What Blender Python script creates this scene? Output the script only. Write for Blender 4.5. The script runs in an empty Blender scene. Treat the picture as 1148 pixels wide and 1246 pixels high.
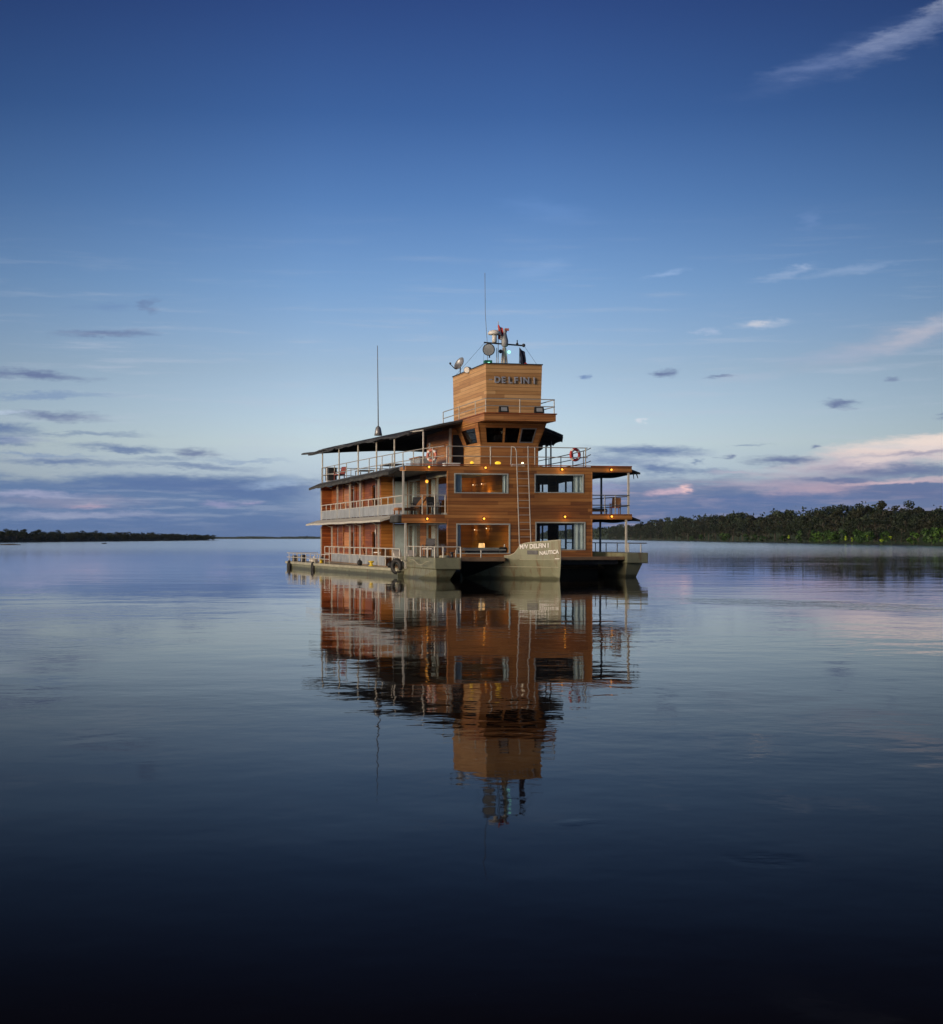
import bpy, math, random
from mathutils import Vector, Matrix, noise as mnoise

R = math.radians
random.seed(7)
sc = bpy.context.scene
col = sc.collection

# ------------------------------------------------------------------ camera
cam = bpy.data.cameras.new('camera')
camo = bpy.data.objects.new('camera', cam)
col.objects.link(camo)
camo.location = (0, 0, 2.13)
camo.rotation_euler = (R(90), 0, 0)
cam.sensor_fit = 'HORIZONTAL'
cam.sensor_width = 36
cam.lens = 36 * 2000 / 1148
cam.shift_y = 32 / 1148
cam.clip_start = 0.2
cam.clip_end = 60000
sc.camera = camo

# ------------------------------------------------------------------ world
SUN_EL, SUN_ROT = R(8), R(235)
W = bpy.data.worlds.new('World')
sc.world = W
W.use_nodes = True
nt = W.node_tree
N, Lk = nt.nodes, nt.links
bg = N['Background']
bg.inputs[1].default_value = 0.1


def nd(t, **kw):
    n = N.new(t)
    for k, v in kw.items():
        setattr(n, k, v)
    return n


def wmath(op, a, b=None, c=None, clamp=False):
    n = nd('ShaderNodeMath', operation=op, use_clamp=clamp)
    for i, v in enumerate((a, b, c)):
        if v is None:
            continue
        if isinstance(v, (int, float)):
            n.inputs[i].default_value = v
        else:
            Lk.new(v, n.inputs[i])
    return n.outputs[0]


def ramp(fac, stops, interp='LINEAR'):
    n = nd('ShaderNodeValToRGB')
    cr = n.color_ramp
    cr.interpolation = interp
    while len(cr.elements) < len(stops):
        cr.elements.new(0.5)
    for e, (p, c) in zip(cr.elements, stops):
        e.position = p
        e.color = (c[0], c[1], c[2], 1)
    Lk.new(fac, n.inputs[0])
    return n.outputs[0]


def wmix(fac, a, b, mode='MIX'):
    n = nd('ShaderNodeMix', data_type='RGBA', blend_type=mode)
    n.clamp_result = False
    if isinstance(fac, (int, float)):
        n.inputs[0].default_value = fac
    else:
        Lk.new(fac, n.inputs[0])
    for i, v in ((6, a), (7, b)):
        if isinstance(v, tuple):
            n.inputs[i].default_value = (*v, 1)
        else:
            Lk.new(v, n.inputs[i])
    return n.outputs[2]


def lin(r, g, b):
    f = lambda v: (v / 255 / 12.92) if v <= 10 else ((v / 255 + 0.055) / 1.055) ** 2.4
    return (f(r), f(g), f(b))


sky = nd('ShaderNodeTexSky', sky_type='NISHITA', sun_disc=False)
sky.sun_elevation = SUN_EL
sky.sun_rotation = SUN_ROT
tc = nd('ShaderNodeTexCoord')
sep = nd('ShaderNodeSeparateXYZ')
Lk.new(tc.outputs['Generated'], sep.inputs[0])
az = wmath('ARCTAN2', sep.outputs[0], sep.outputs[1])
el = wmath('ARCSINE', sep.outputs[2])
U = wmath('MULTIPLY', az, 2000.0)          # directions on the sky, 2000 units to the radian
V = wmath('MULTIPLY', el, 2000.0)
Vn = wmath('DIVIDE', V, 1000.0, clamp=True)
# the dusk tint of the sky by elevation (multiplies the Nishita sky), stops in V / 1000
NIS = {0: (.32, .27, .12), 35: (.338, .289, .132), 70: (.369, .352, .187), 115: (.355, .385, .255), 205: (.298, .374, .317), 305: (.245, .33, .331),
       405: (.2, .285, .319), 505: (.17, .25, .3), 640: (.142, .214, .272), 900: (.105, .163, .223)}
TGT = {0: lin(150, 172, 212), 35: lin(160, 182, 216), 70: lin(182, 204, 226), 115: lin(194, 217, 234), 205: lin(160, 189, 219), 305: lin(122, 161, 209),
       405: lin(87, 128, 185), 505: lin(62, 99, 158), 640: lin(46, 73, 130), 900: lin(28, 43, 82)}
tint = ramp(Vn, [(v / 1000, tuple(t / n / 6 for t, n in zip(TGT[v], NIS[v]))) for v in sorted(NIS)])
base = wmix(1.0, sky.outputs[0], tint, 'MULTIPLY')
azf = ramp(wmath('MULTIPLY_ADD', U, 1 / 1600, 0.5, clamp=True), [(0.0, (.74,) * 3), (.14, (.84,) * 3), (.38, (1.06,) * 3), (.55, (1.0,) * 3), (.86, (.60,) * 3), (1, (.74,) * 3)])
base = wmix(1.0, base, azf, 'MULTIPLY')
SCALE = 6.0

# domain warp shared by all clouds
uvw = nd('ShaderNodeCombineXYZ')
Lk.new(U, uvw.inputs[0]); Lk.new(V, uvw.inputs[1])


def wnoise(sx, sy, detail, rough=0.55, off=0.0):
    m = nd('ShaderNodeMapping')
    m.inputs['Scale'].default_value = (1 / sx, 1 / sy, 1)
    m.inputs['Location'].default_value = (off, off * .7, off)
    Lk.new(uvw.outputs[0], m.inputs[0])
    n = nd('ShaderNodeTexNoise')
    n.inputs['Scale'].default_value = 1
    n.inputs['Detail'].default_value = detail
    n.inputs['Roughness'].default_value = rough
    Lk.new(m.outputs[0], n.inputs[0])
    return n


def warp(nz, ax, ay):
    v = nd('ShaderNodeVectorMath', operation='SUBTRACT')
    Lk.new(nz.outputs['Color'], v.inputs[0]); v.inputs[1].default_value = (.5, .5, .5)
    v2 = nd('ShaderNodeVectorMath', operation='MULTIPLY')
    Lk.new(v.outputs[0], v2.inputs[0]); v2.inputs[1].default_value = (ax, ay, 0)
    return v2.outputs[0]


def vadd(a, b):
    v = nd('ShaderNodeVectorMath', operation='ADD')
    Lk.new(a, v.inputs[0]); Lk.new(b, v.inputs[1])
    return v.outputs[0]


uvA = vadd(vadd(uvw.outputs[0], warp(wnoise(60, 16, 5, .6), 70, 18)), warp(wnoise(16, 5, 5, .7, 3.1), 26, 10))
fine = wnoise(34, 7, 6, .65, 9.2).outputs['Fac']
broad = wnoise(120, 18, 5, .6, 5.5).outputs['Fac']
cur = base


def after(vec):
    """the same vector, but worked out only once the layers below are done (keeps the shader's memory small)"""
    n = nd('ShaderNodeVectorMath', operation='MULTIPLY_ADD')
    Lk.new(cur, n.inputs[0]); n.inputs[1].default_value = (1e-12,) * 3
    Lk.new(vec, n.inputs[2])
    return n.outputs[0]


def smooth(v, a, b, t0=0.0, t1=1.0):
    n = nd('ShaderNodeMapRange', interpolation_type='SMOOTHSTEP')
    Lk.new(v, n.inputs[0])
    for i, x in zip((1, 2, 3, 4), (a, b, t0, t1)):
        n.inputs[i].default_value = x
    return n.outputs[0]


def cloud(px, py, a, b, colr, op, rot=0.0, soft=0.25):
    global cur
    m = nd('ShaderNodeMapping', vector_type='TEXTURE')
    m.inputs['Location'].default_value = (px - 574, 655 - py, 0)
    m.inputs['Rotation'].default_value = (0, 0, R(rot))
    m.inputs['Scale'].default_value = (a, b, 1)
    Lk.new(after(uvA), m.inputs[0])
    ln = nd('ShaderNodeVectorMath', operation='LENGTH')
    Lk.new(m.outputs[0], ln.inputs[0])
    r = wmath('MULTIPLY_ADD', fine, 0.9, ln.outputs['Value'])
    f = smooth(r, 1.72, soft + .25, 0, op)
    cur = wmix(f, cur, tuple(c / SCALE * 10 for c in lin(*colr)))


def bank(u0, u1, v0, v1, colr, op, nz, amt, edge_u=80, edge_v=16, streak=None):
    """a layer of cloud between two elevations and two azimuths with a ragged edge"""
    global cur
    s = nd('ShaderNodeSeparateXYZ'); Lk.new(after(uvA), s.inputs[0])
    top = wmath('MULTIPLY_ADD', nz, amt, s.outputs[1])
    f1 = smooth(top, v1 + amt * .5 + edge_v, v1 + amt * .5 - edge_v, 0, op)
    f = wmath('MULTIPLY', f1, smooth(s.outputs[1], v0 - edge_v, v0 + edge_v))
    f = wmath('MULTIPLY', f, smooth(s.outputs[0], u0 - edge_u, u0 + edge_u))
    f = wmath('MULTIPLY', f, smooth(s.outputs[0], u1 + edge_u, u1 - edge_u))
    if streak:
        f = wmath('MULTIPLY', f, smooth(streak, .47, .62))
    cur = wmix(f, cur, tuple(c / SCALE * 10 for c in lin(*colr)))


VIO, VIO2, GREY = (88, 113, 160), (98, 113, 154), (100, 128, 178)
PINK, PWHITE, WISP = (172, 163, 182), (226, 210, 208), (160, 180, 212)
# low layers round the horizon, then the single clouds (px, py as seen from the mooring)
streaks = wnoise(95, 8, 6, .62, 21.0).outputs['Fac']
bank(-2600, -190, -60, 72, (94, 121, 163), .92, broad, 46, 60, 10)
bank(-2600, -190, -60, 62, (148, 162, 188), .5, broad, 40, 60, 10, streaks)
bank(-2600, 2600, -60, 22, (92, 118, 163), .75, broad, 26, 200, 10)
bank(120, 2600, -60, 72, (98, 115, 155), .85, broad, 46, 60, 14)
bank(120, 2600, -60, 70, (168, 160, 180), .5, broad, 40, 60, 12, streaks)
cloud(90, 612, 120, 9, PINK, .35, 0)
cloud(110, 628, 120, 6, (170, 174, 200), .55, 0)
cloud(40, 603, 80, 5, (176, 176, 204), .6)
cloud(118, 616, 24, 4, (190, 168, 186), .6)
cloud(330, 588, 40, 6, (176, 198, 222), .7, 4)
cloud(266, 612, 26, 5, (160, 158, 194), .6)
cloud(306, 611, 20, 4, (168, 160, 194), .6)
cloud(330, 600, 90, 9, VIO, .6)
cloud(225, 590, 170, 11, VIO, .7)
for c in ((135, 412, 60, 6, VIO2, .7, 4), (190, 378, 12, 8, VIO2, .45, 60), (140, 381, 50, 5, GREY, .3, 2), (52, 463, 68, 6, VIO2, .85, -3),
          (78, 511, 62, 7, VIO2, .8, -3), (8, 526, 60, 9, VIO, .85, -5), (18, 541, 56, 8, VIO, .85, 0), (150, 548, 62, 5, VIO, .7, -3),
          (170, 550, 34, 4, VIO, .5, 0), (246, 553, 30, 6, VIO2, .8, -3), (88, 564, 88, 6, VIO, .75, -2), (244, 569, 86, 5, VIO, .65, -3), (15, 508, 40, 4, (190, 205, 226), .6, 0)):
    cloud(*c)
# right side: pink lit sheet, dark streaks, wisps
bank(640, 2600, 88, 112, (214, 198, 202), .6, broad, 40, 120, 10)
cloud(1130, 548, 150, 17, PWHITE, .95, 4)
cloud(1030, 568, 120, 14, (200, 186, 196), .85, 5)
cloud(945, 591, 90, 10, (186, 172, 188), .6)
cloud(990, 598, 70, 9, (198, 172, 184), .75, 5)
cloud(818, 598, 28, 6, (214, 184, 198), .85, 6)
cloud(830, 595, 10, 6, (240, 200, 200), .9)
cloud(865, 612, 22, 5, PINK, .5)
cloud(880, 620, 210, 9, VIO, .6)
cloud(1090, 575, 130, 9, VIO2, .85)
cloud(1110, 600, 150, 13, VIO2, .7)
cloud(1110, 553, 70, 4, (120, 124, 160), .6, 4)
cloud(930, 608, 140, 9, VIO, .75)
cloud(1085, 590, 90, 3, (222, 190, 196), .6)
cloud(785, 550, 78, 8, VIO, .9, -3); cloud(745, 560, 60, 8, VIO, .7); cloud(800, 570, 48, 9, VIO, .85, -2)
cloud(950, 562, 44, 7, VIO2, .9); cloud(1016, 496, 24, 5, VIO2, .85, -4); cloud(811, 457, 18, 6, VIO2, .85)
cloud(714, 461, 11, 4, GREY, .8); cloud(876, 460, 24, 3, VIO2, .8); cloud(1072, 468, 14, 3, VIO2, .6); cloud(1142, 511, 16, 5, VIO2, .8)
cloud(884, 558, 10, 3, VIO2, .8); cloud(986, 546, 9, 3, VIO2, .8); cloud(852, 563, 8, 3, VIO, .6); cloud(910, 544, 26, 2, VIO, .5)
cloud(1040, 92, 150, 20, (108, 128, 174), .45, 17, -.2); cloud(1110, 72, 100, 18, (144, 158, 192), .48, 24, -.2); cloud(1065, 82, 60, 9, (160, 171, 200), .4, 20, -.2); cloud(975, 108, 70, 9, (112, 132, 178), .5, 8, -.2); cloud(1140, 44, 40, 9, (176, 184, 206), .5, 30, -.2)
cloud(1080, 424, 120, 19, (182, 182, 198), .6, 13, -.3); cloud(1112, 412, 66, 11, (196, 192, 202), .6, 22, -.3); cloud(1010, 440, 90, 9, (166, 178, 204), .4, 5, -.2)
cloud(924, 400, 36, 7, (178, 192, 214), .8); cloud(918, 398, 14, 5, (200, 204, 216), .8); cloud(860, 405, 16, 4, (170, 188, 216), .7)
cloud(950, 341, 42, 6, WISP, .6, 10, -.1); cloud(968, 335, 12, 4, WISP, .5); cloud(808, 337, 30, 4, (150, 178, 218), .7, 8); cloud(1030, 340, 60, 6, WISP, .35, 6)
cloud(655, 330, 50, 10, (140, 172, 216), .35, 12); cloud(670, 262, 60, 14, (112, 150, 206), .3, -10); cloud(980, 280, 16, 14, (120, 148, 196), .35, 40)
cloud(905, 462, 60, 7, (176, 188, 208), .35, 4); cloud(778, 513, 8, 3, (215, 220, 230), .8, 15)
# thin veils drifting over the lower sky
cloud(1120, 541, 120, 10, (238, 221, 212), .85, 4)
cloud(1060, 552, 60, 6, (232, 212, 206), .7, 6)
vs1 = smooth(wnoise(170, 12, 7, .62, 41.0).outputs['Fac'], .50, .78)
vsm = wmath('MULTIPLY', smooth(V, 40, 120), smooth(V, 420, 200))
cur = wmix(wmath('MULTIPLY', wmath('MULTIPLY', vs1, vsm), .42), cur, tuple(c / SCALE * 10 for c in lin(186, 196, 214)))
for c in ((70, 488, 90, 4, GREY, .45, 2), (120, 532, 80, 3, VIO, .5, 0), (205, 560, 60, 3, VIO, .45, 0), (60, 556, 70, 3, GREY, .5, -2), (300, 562, 50, 3, GREY, .4, 0), (860, 575, 60, 4, VIO, .5, 0), (1010, 585, 60, 4, VIO2, .7, 0), (1120, 586, 90, 5, (214, 190, 196), .6, 3), (730, 592, 50, 5, (140, 146, 186), .5, 0), (890, 576, 40, 3, (196, 186, 200), .5, 0), (1060, 562, 40, 4, (228, 212, 208), .7, 4)):
    cloud(*c)
fin = wmix(1.0, cur, (SCALE,) * 3, 'MULTIPLY')
Lk.new(fin, bg.inputs[0])

# ------------------------------------------------------------------ sun (low, veiled)
sl = bpy.data.lights.new('sun', 'SUN')
sl.energy = 3.5
sl.angle = R(38)
sl.color = (1.0, 0.78, 0.54)
so = bpy.data.objects.new('sun', sl)
col.objects.link(so)
d = Vector((math.sin(SUN_ROT) * math.cos(SUN_EL), math.cos(SUN_ROT) * math.cos(SUN_EL), math.sin(SUN_EL)))
so.rotation_euler = d.to_track_quat('Z', 'Y').to_euler()

vs = sc.view_settings
vs.view_transform = 'Standard'
vs.look = 'None'
vs.exposure = 0
vs.gamma = 1
sc.cycles.max_bounces = 8
sc.cycles.transparent_max_bounces = 16
sc.cycles.sample_clamp_indirect = 4
sc.cycles.caustics_reflective = False
sc.cycles.caustics_refractive = False
try:
    sc.cycles.use_denoising = True
    sc.cycles.denoiser = 'OPENIMAGEDENOISE'
except Exception:
    pass


# ------------------------------------------------------------------ materials
class MT:
    """small node-tree helper for a material"""

    def __init__(s, name):
        s.m = bpy.data.materials.new(name)
        s.m.use_nodes = True
        s.t = s.m.node_tree
        s.b = s.t.nodes['Principled BSDF']
        s.out = s.t.nodes['Material Output']

    def n(s, typ, **kw):
        n = s.t.nodes.new(typ)
        for k, v in kw.items():
            setattr(n, k, v)
        return n

    def l(s, a, b):
        s.t.links.new(a, b)

    def math(s, op, a, b=None, c=None, clamp=False):
        n = s.n('ShaderNodeMath', operation=op, use_clamp=clamp)
        for i, v in enumerate((a, b, c)):
            if v is None:
                continue
            if isinstance(v, (int, float)):
                n.inputs[i].default_value = v
            else:
                s.l(v, n.inputs[i])
        return n.outputs[0]

    def noise(s, vec, scale, detail=3, rough=.55, sc3=None):
        if sc3:
            mp = s.n('ShaderNodeMapping')
            mp.inputs['Scale'].default_value = sc3
            s.l(vec, mp.inputs[0])
            vec = mp.outputs[0]
        n = s.n('ShaderNodeTexNoise')
        n.inputs['Scale'].default_value = scale
        n.inputs['Detail'].default_value = detail
        n.inputs['Roughness'].default_value = rough
        s.l(vec, n.inputs[0])
        return n.outputs['Fac']

    def ramp(s, fac, stops):
        n = s.n('ShaderNodeValToRGB')
        cr = n.color_ramp
        while len(cr.elements) < len(stops):
            cr.elements.new(.5)
        for e, (p, c) in zip(cr.elements, stops):
            e.position = p
            e.color = (*c, 1)
        s.l(fac, n.inputs[0])
        return n.outputs[0]

    def mix(s, fac, a, b, mode='MIX'):
        n = s.n('ShaderNodeMix', data_type='RGBA', blend_type=mode)
        if isinstance(fac, (int, float)):
            n.inputs[0].default_value = fac
        else:
            s.l(fac, n.inputs[0])
        for i, v in ((6, a), (7, b)):
            if isinstance(v, tuple):
                n.inputs[i].default_value = (*v, 1)
            else:
                s.l(v, n.inputs[i])
        return n.outputs[2]

    def coord(s, kind='Object'):
        return s.n('ShaderNodeTexCoord').outputs[kind]

    def bump(s, h, strength, dist):
        n = s.n('ShaderNodeBump')
        n.inputs['Strength'].default_value = strength
        n.inputs['Distance'].default_value = dist
        s.l(h, n.inputs['Height'])
        s.l(n.outputs[0], s.b.inputs['Normal'])


def plain(name, c, rough=.5, metal=0.0, var=.25, scale=3.0, bump=0.0, dirt=None):
    """a paint or fabric with slow blotches and a little unevenness"""
    t = MT(name)
    co = t.coord()
    f = t.noise(co, scale, 4)
    lo = tuple(x * (1 - var) for x in c)
    hi = tuple(min(1, x * (1 + var)) for x in c)
    cc = t.ramp(f, [(.3, lo), (.7, hi)])
    if dirt:
        g = t.noise(co, 1.1, 5, .65, (1.5, 1.5, .35))
        cc = t.mix(t.math('MULTIPLY', t.ramp(g, [(.48, (0, 0, 0)), (.68, (1, 1, 1))]), .6), cc, dirt)
    t.l(cc, t.b.inputs['Base Color'])
    t.b.inputs['Roughness'].default_value = rough
    t.b.inputs['Metallic'].default_value = metal
    if bump:
        t.bump(t.noise(co, scale * 8, 3), bump, .02)
    return t.m


def wood(name, stops, plank=.135, length=5.5, rough=.5, jw=.12):
    """horizontal boards: each board its own tone, grain along it, dark joints"""
    t = MT(name)
    co = t.coord()
    sp = t.n('ShaderNodeSeparateXYZ')
    t.l(co, sp.inputs[0])
    run = t.math('ADD', sp.outputs[0], sp.outputs[1])
    zz = t.math('DIVIDE', sp.outputs[2], plank)
    row = t.math('FLOOR', zz)
    fr = t.math('FRACT', zz)
    wn = t.n('ShaderNodeTexWhiteNoise', noise_dimensions='1D')
    t.l(row, wn.inputs['W'])
    sh = t.math('ADD', t.math('DIVIDE', run, length), t.math('MULTIPLY', wn.outputs['Value'], 7.3))
    seg = t.math('FLOOR', sh)
    cb = t.n('ShaderNodeCombineXYZ')
    t.l(row, cb.inputs[0]); t.l(seg, cb.inputs[1])
    w2 = t.n('ShaderNodeTexWhiteNoise', noise_dimensions='2D')
    t.l(cb.outputs[0], w2.inputs['Vector'])
    grain = t.noise(co, 1.0, 6, .65, (.5, .5, 9))
    blot = t.noise(co, .55, 3)
    v = t.math('MULTIPLY_ADD', w2.outputs['Value'], .44, t.math('MULTIPLY', grain, .75))
    v = t.math('MULTIPLY_ADD', blot, .25, t.math('SUBTRACT', v, .12))
    c = t.ramp(v, stops)
    joint = t.math('LESS_THAN', fr, jw)
    c = t.mix(t.math('MULTIPLY', joint, .55), c, tuple(x * .3 for x in stops[0][1]))
    t.l(c, t.b.inputs['Base Color'])
    t.b.inputs['Roughness'].default_value = rough
    h = t.math('SUBTRACT', t.math('MULTIPLY', grain, .3), joint)
    t.bump(h, .5, .012)
    return t.m


def hull_paint(name, c):
    """old marine paint: blotches, rust runs below the rails, scuffs, a slimy band at the waterline"""
    t = MT(name)
    co = t.coord()
    sp = t.n('ShaderNodeSeparateXYZ'); t.l(co, sp.inputs[0])
    base_ = t.ramp(t.noise(co, .9, 5, .62), [(.3, tuple(x * .74 for x in c)), (.5, c), (.72, tuple(x * 1.2 for x in c))])
    runs = t.ramp(t.noise(co, 1.0, 5, .65, (3.2, 3.2, .45)), [(.53, (0, 0, 0)), (.68, (1, 1, 1))])
    base_ = t.mix(t.math('MULTIPLY', runs, .8), base_, (.15, .08, .038))
    scuff = t.ramp(t.noise(co, 2.2, 6, .7, (1, 1, 3.5)), [(.63, (0, 0, 0)), (.69, (1, 1, 1))])
    base_ = t.mix(t.math('MULTIPLY', scuff, .5), base_, (.10, .10, .075))
    wob = t.math('MULTIPLY_ADD', t.noise(co, 1.4, 4), .22, sp.outputs[2])
    band = t.n('ShaderNodeMapRange'); t.l(wob, band.inputs[0])
    for i, v in zip((1, 2, 3, 4), (.20, .30, .75, 0)):
        band.inputs[i].default_value = v
    base_ = t.mix(band.outputs[0], base_, (.045, .048, .026))
    t.l(base_, t.b.inputs['Base Color'])
    t.b.inputs['Roughness'].default_value = .5
    t.bump(t.noise(co, .8, 4, .6), .35, .06)
    return t.m


def emit(name, c, s):
    t = MT(name)
    co = t.coord()
    f = t.noise(co, 6, 2)
    t.l(t.ramp(f, [(.2, tuple(x * .8 for x in c)), (.8, c)]), t.b.inputs['Emission Color'])
    t.b.inputs['Base Color'].default_value = (*[x * .6 for x in c], 1)
    t.b.inputs['Emission Strength'].default_value = s
    return t.m


def glass(name, tintc=(.95, .97, .97), refl=1.2):
    t = MT(name)
    t.t.nodes.remove(t.b)
    ge = t.n('ShaderNodeNewGeometry')
    dt = t.n('ShaderNodeVectorMath', operation='DOT_PRODUCT')
    t.l(ge.outputs['Normal'], dt.inputs[0]); t.l(ge.outputs['Incoming'], dt.inputs[1])
    f0 = ((refl - 1) / (refl + 1)) ** 2
    sch = t.math('POWER', t.math('SUBTRACT', 1.0, t.math('ABSOLUTE', dt.outputs['Value'])), 5.0)
    frv = t.math('MULTIPLY_ADD', sch, (1 - f0) * .7, f0)
    tr = t.n('ShaderNodeBsdfTransparent'); tr.inputs[0].default_value = (*tintc, 1)
    gl = t.n('ShaderNodeBsdfGlossy'); gl.inputs['Roughness'].default_value = .02
    b = t.n('ShaderNodeBump'); b.inputs['Strength'].default_value = .15; b.inputs['Distance'].default_value = .02
    t.l(t.noise(t.coord(), .8, 1), b.inputs['Height'])
    t.l(b.outputs[0], gl.inputs['Normal'])
    mx = t.n('ShaderNodeMixShader')
    t.l(frv, mx.inputs[0]); t.l(tr.outputs[0], mx.inputs[1]); t.l(gl.outputs[0], mx.inputs[2])
    t.l(mx.outputs[0], t.out.inputs[0])
    return t.m


M = {}
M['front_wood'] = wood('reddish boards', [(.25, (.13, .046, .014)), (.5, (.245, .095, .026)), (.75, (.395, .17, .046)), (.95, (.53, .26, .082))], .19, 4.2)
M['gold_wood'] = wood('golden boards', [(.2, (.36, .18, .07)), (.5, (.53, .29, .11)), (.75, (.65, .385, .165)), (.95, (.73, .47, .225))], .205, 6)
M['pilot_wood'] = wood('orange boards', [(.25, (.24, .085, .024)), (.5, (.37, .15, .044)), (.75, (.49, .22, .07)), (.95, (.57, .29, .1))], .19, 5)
M['red_wood'] = wood('dark red boards', [(.25, (.13, .03, .009)), (.5, (.25, .065, .016)), (.75, (.38, .115, .026)), (.95, (.48, .17, .04))], .15, 3.0)
M['door_wood'] = wood('varnished door boards', [(.25, (.42, .15, .03)), (.5, (.55, .21, .045)), (.75, (.63, .27, .065)), (.95, (.68, .32, .09))], .2, 1.4, .35)
M['room_wood'] = wood('cabin panelling', [(.25, (.20, .085, .013)), (.5, (.27, .12, .018)), (.75, (.34, .155, .025)), (.95, (.4, .19, .035))], .25, 3.0, .4)
M['hull'] = hull_paint('pale green hull paint', (.215, .225, .148))
M['hull_light'] = plain('cream gunwale paint', (.44, .43, .32), .5, 0, .15, 1.5, .1, (.3, .25, .16))
M['white_paint'] = plain('white painted metal', (.58, .56, .50), .4, 0, .1, 4)
M['pale_panel'] = plain('pale grey screen', (.33, .36, .39), .5, 0, .25, 1.5)
M['white_awning'] = plain('white awning cloth', (.58, .57, .52), .7, 0, .1, 1.2, .1)
M['dark_awning'] = plain('weathered dark awning', (.055, .058, .058), .8, 0, .5, 1.6, .3)
M['canopy'] = plain('charcoal canopy cloth', (.05, .054, .062), .75, 0, .4, .9, .2)
M['soffit'] = plain('blue grey soffit', (.11, .13, .17), .6, 0, .15, 1)
M['deck'] = plain('worn deck boards', (.26, .17, .10), .6, 0, .3, 2)
M['rail'] = plain('stainless rail', (.42, .41, .38), .5, .15, .1, 5)
M['rail_dark'] = plain('dark steel rail', (.17, .17, .18), .45, .4, .2, 5)  # darker grey than the other rails, mostly on the starboard side
M['frame'] = plain('pale window frame', (.38, .43, .43), .5, 0, .1, 4)
M['dark_frame'] = plain('dark window frame', (.03, .03, .035), .5, 0, .2, 4)
M['curtain'] = plain('pale blue curtain', (.50, .60, .62), .85, 0, .12, 3)
M['black'] = plain('black rubber and shade', (.018, .018, .02), .65, 0, .4, 6, .2)  # also blackens the bow overhang and foredeck underside to paint their shade
M['dark_cloth'] = plain('dark upholstery', (.03, .03, .036), .8, 0, .3, 5)
M['cushion'] = plain('white cushion', (.78, .74, .70), .85, 0, .08, 3)
M['red'] = plain('red plastic', (.55, .05, .045), .45, 0, .15, 4)
M['dull_red'] = plain('dull red paint', (.24, .05, .045), .6, 0, .2, 4)
M['pale_red'] = plain('faded red plastic', (.62, .20, .14), .55, 0, .2, 4)
M['white'] = plain('white plastic', (.82, .81, .79), .5, 0, .08, 4)
M['silver'] = plain('brushed metal letters', (.46, .47, .5), .35, .3, .1, 8)
M['grey_metal'] = plain('grey metal', (.30, .31, .33), .4, .5, .2, 5)
M['dark_metal'] = plain('dark metal', (.05, .052, .06), .45, .4, .3, 5)
M['flag_dark'] = plain('dark blue flag cloth', (.02, .025, .06), .85, 0, .3, 3)
M['teak'] = plain('teak furniture', (.36, .16, .06), .55, 0, .3, 5)
M['yellow'] = plain('yellow paint', (.75, .55, .03), .5, 0, .1, 5)
M['green_paint'] = plain('green paint', (.01, .16, .09), .5, 0, .2, 5)
M['glass'] = glass('window glass')
M['smoke_glass'] = glass('wheelhouse glass', (.22, .24, .26), 1.35)
M['lamp'] = emit('warm bulb', (1.0, .40, .045), 2.0)
M['lamp_yellow'] = emit('yellow deck lamp', (1.0, .60, .04), 1.1)
M['lamp_pale'] = emit('pale bulb', (1.0, .78, .5), 3)
M['shade'] = emit('lit lamp shade', (1.0, .60, .24), .95)
M['green_light'] = emit('green navigation light', (.35, 1.0, .75), 1.6)


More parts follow.
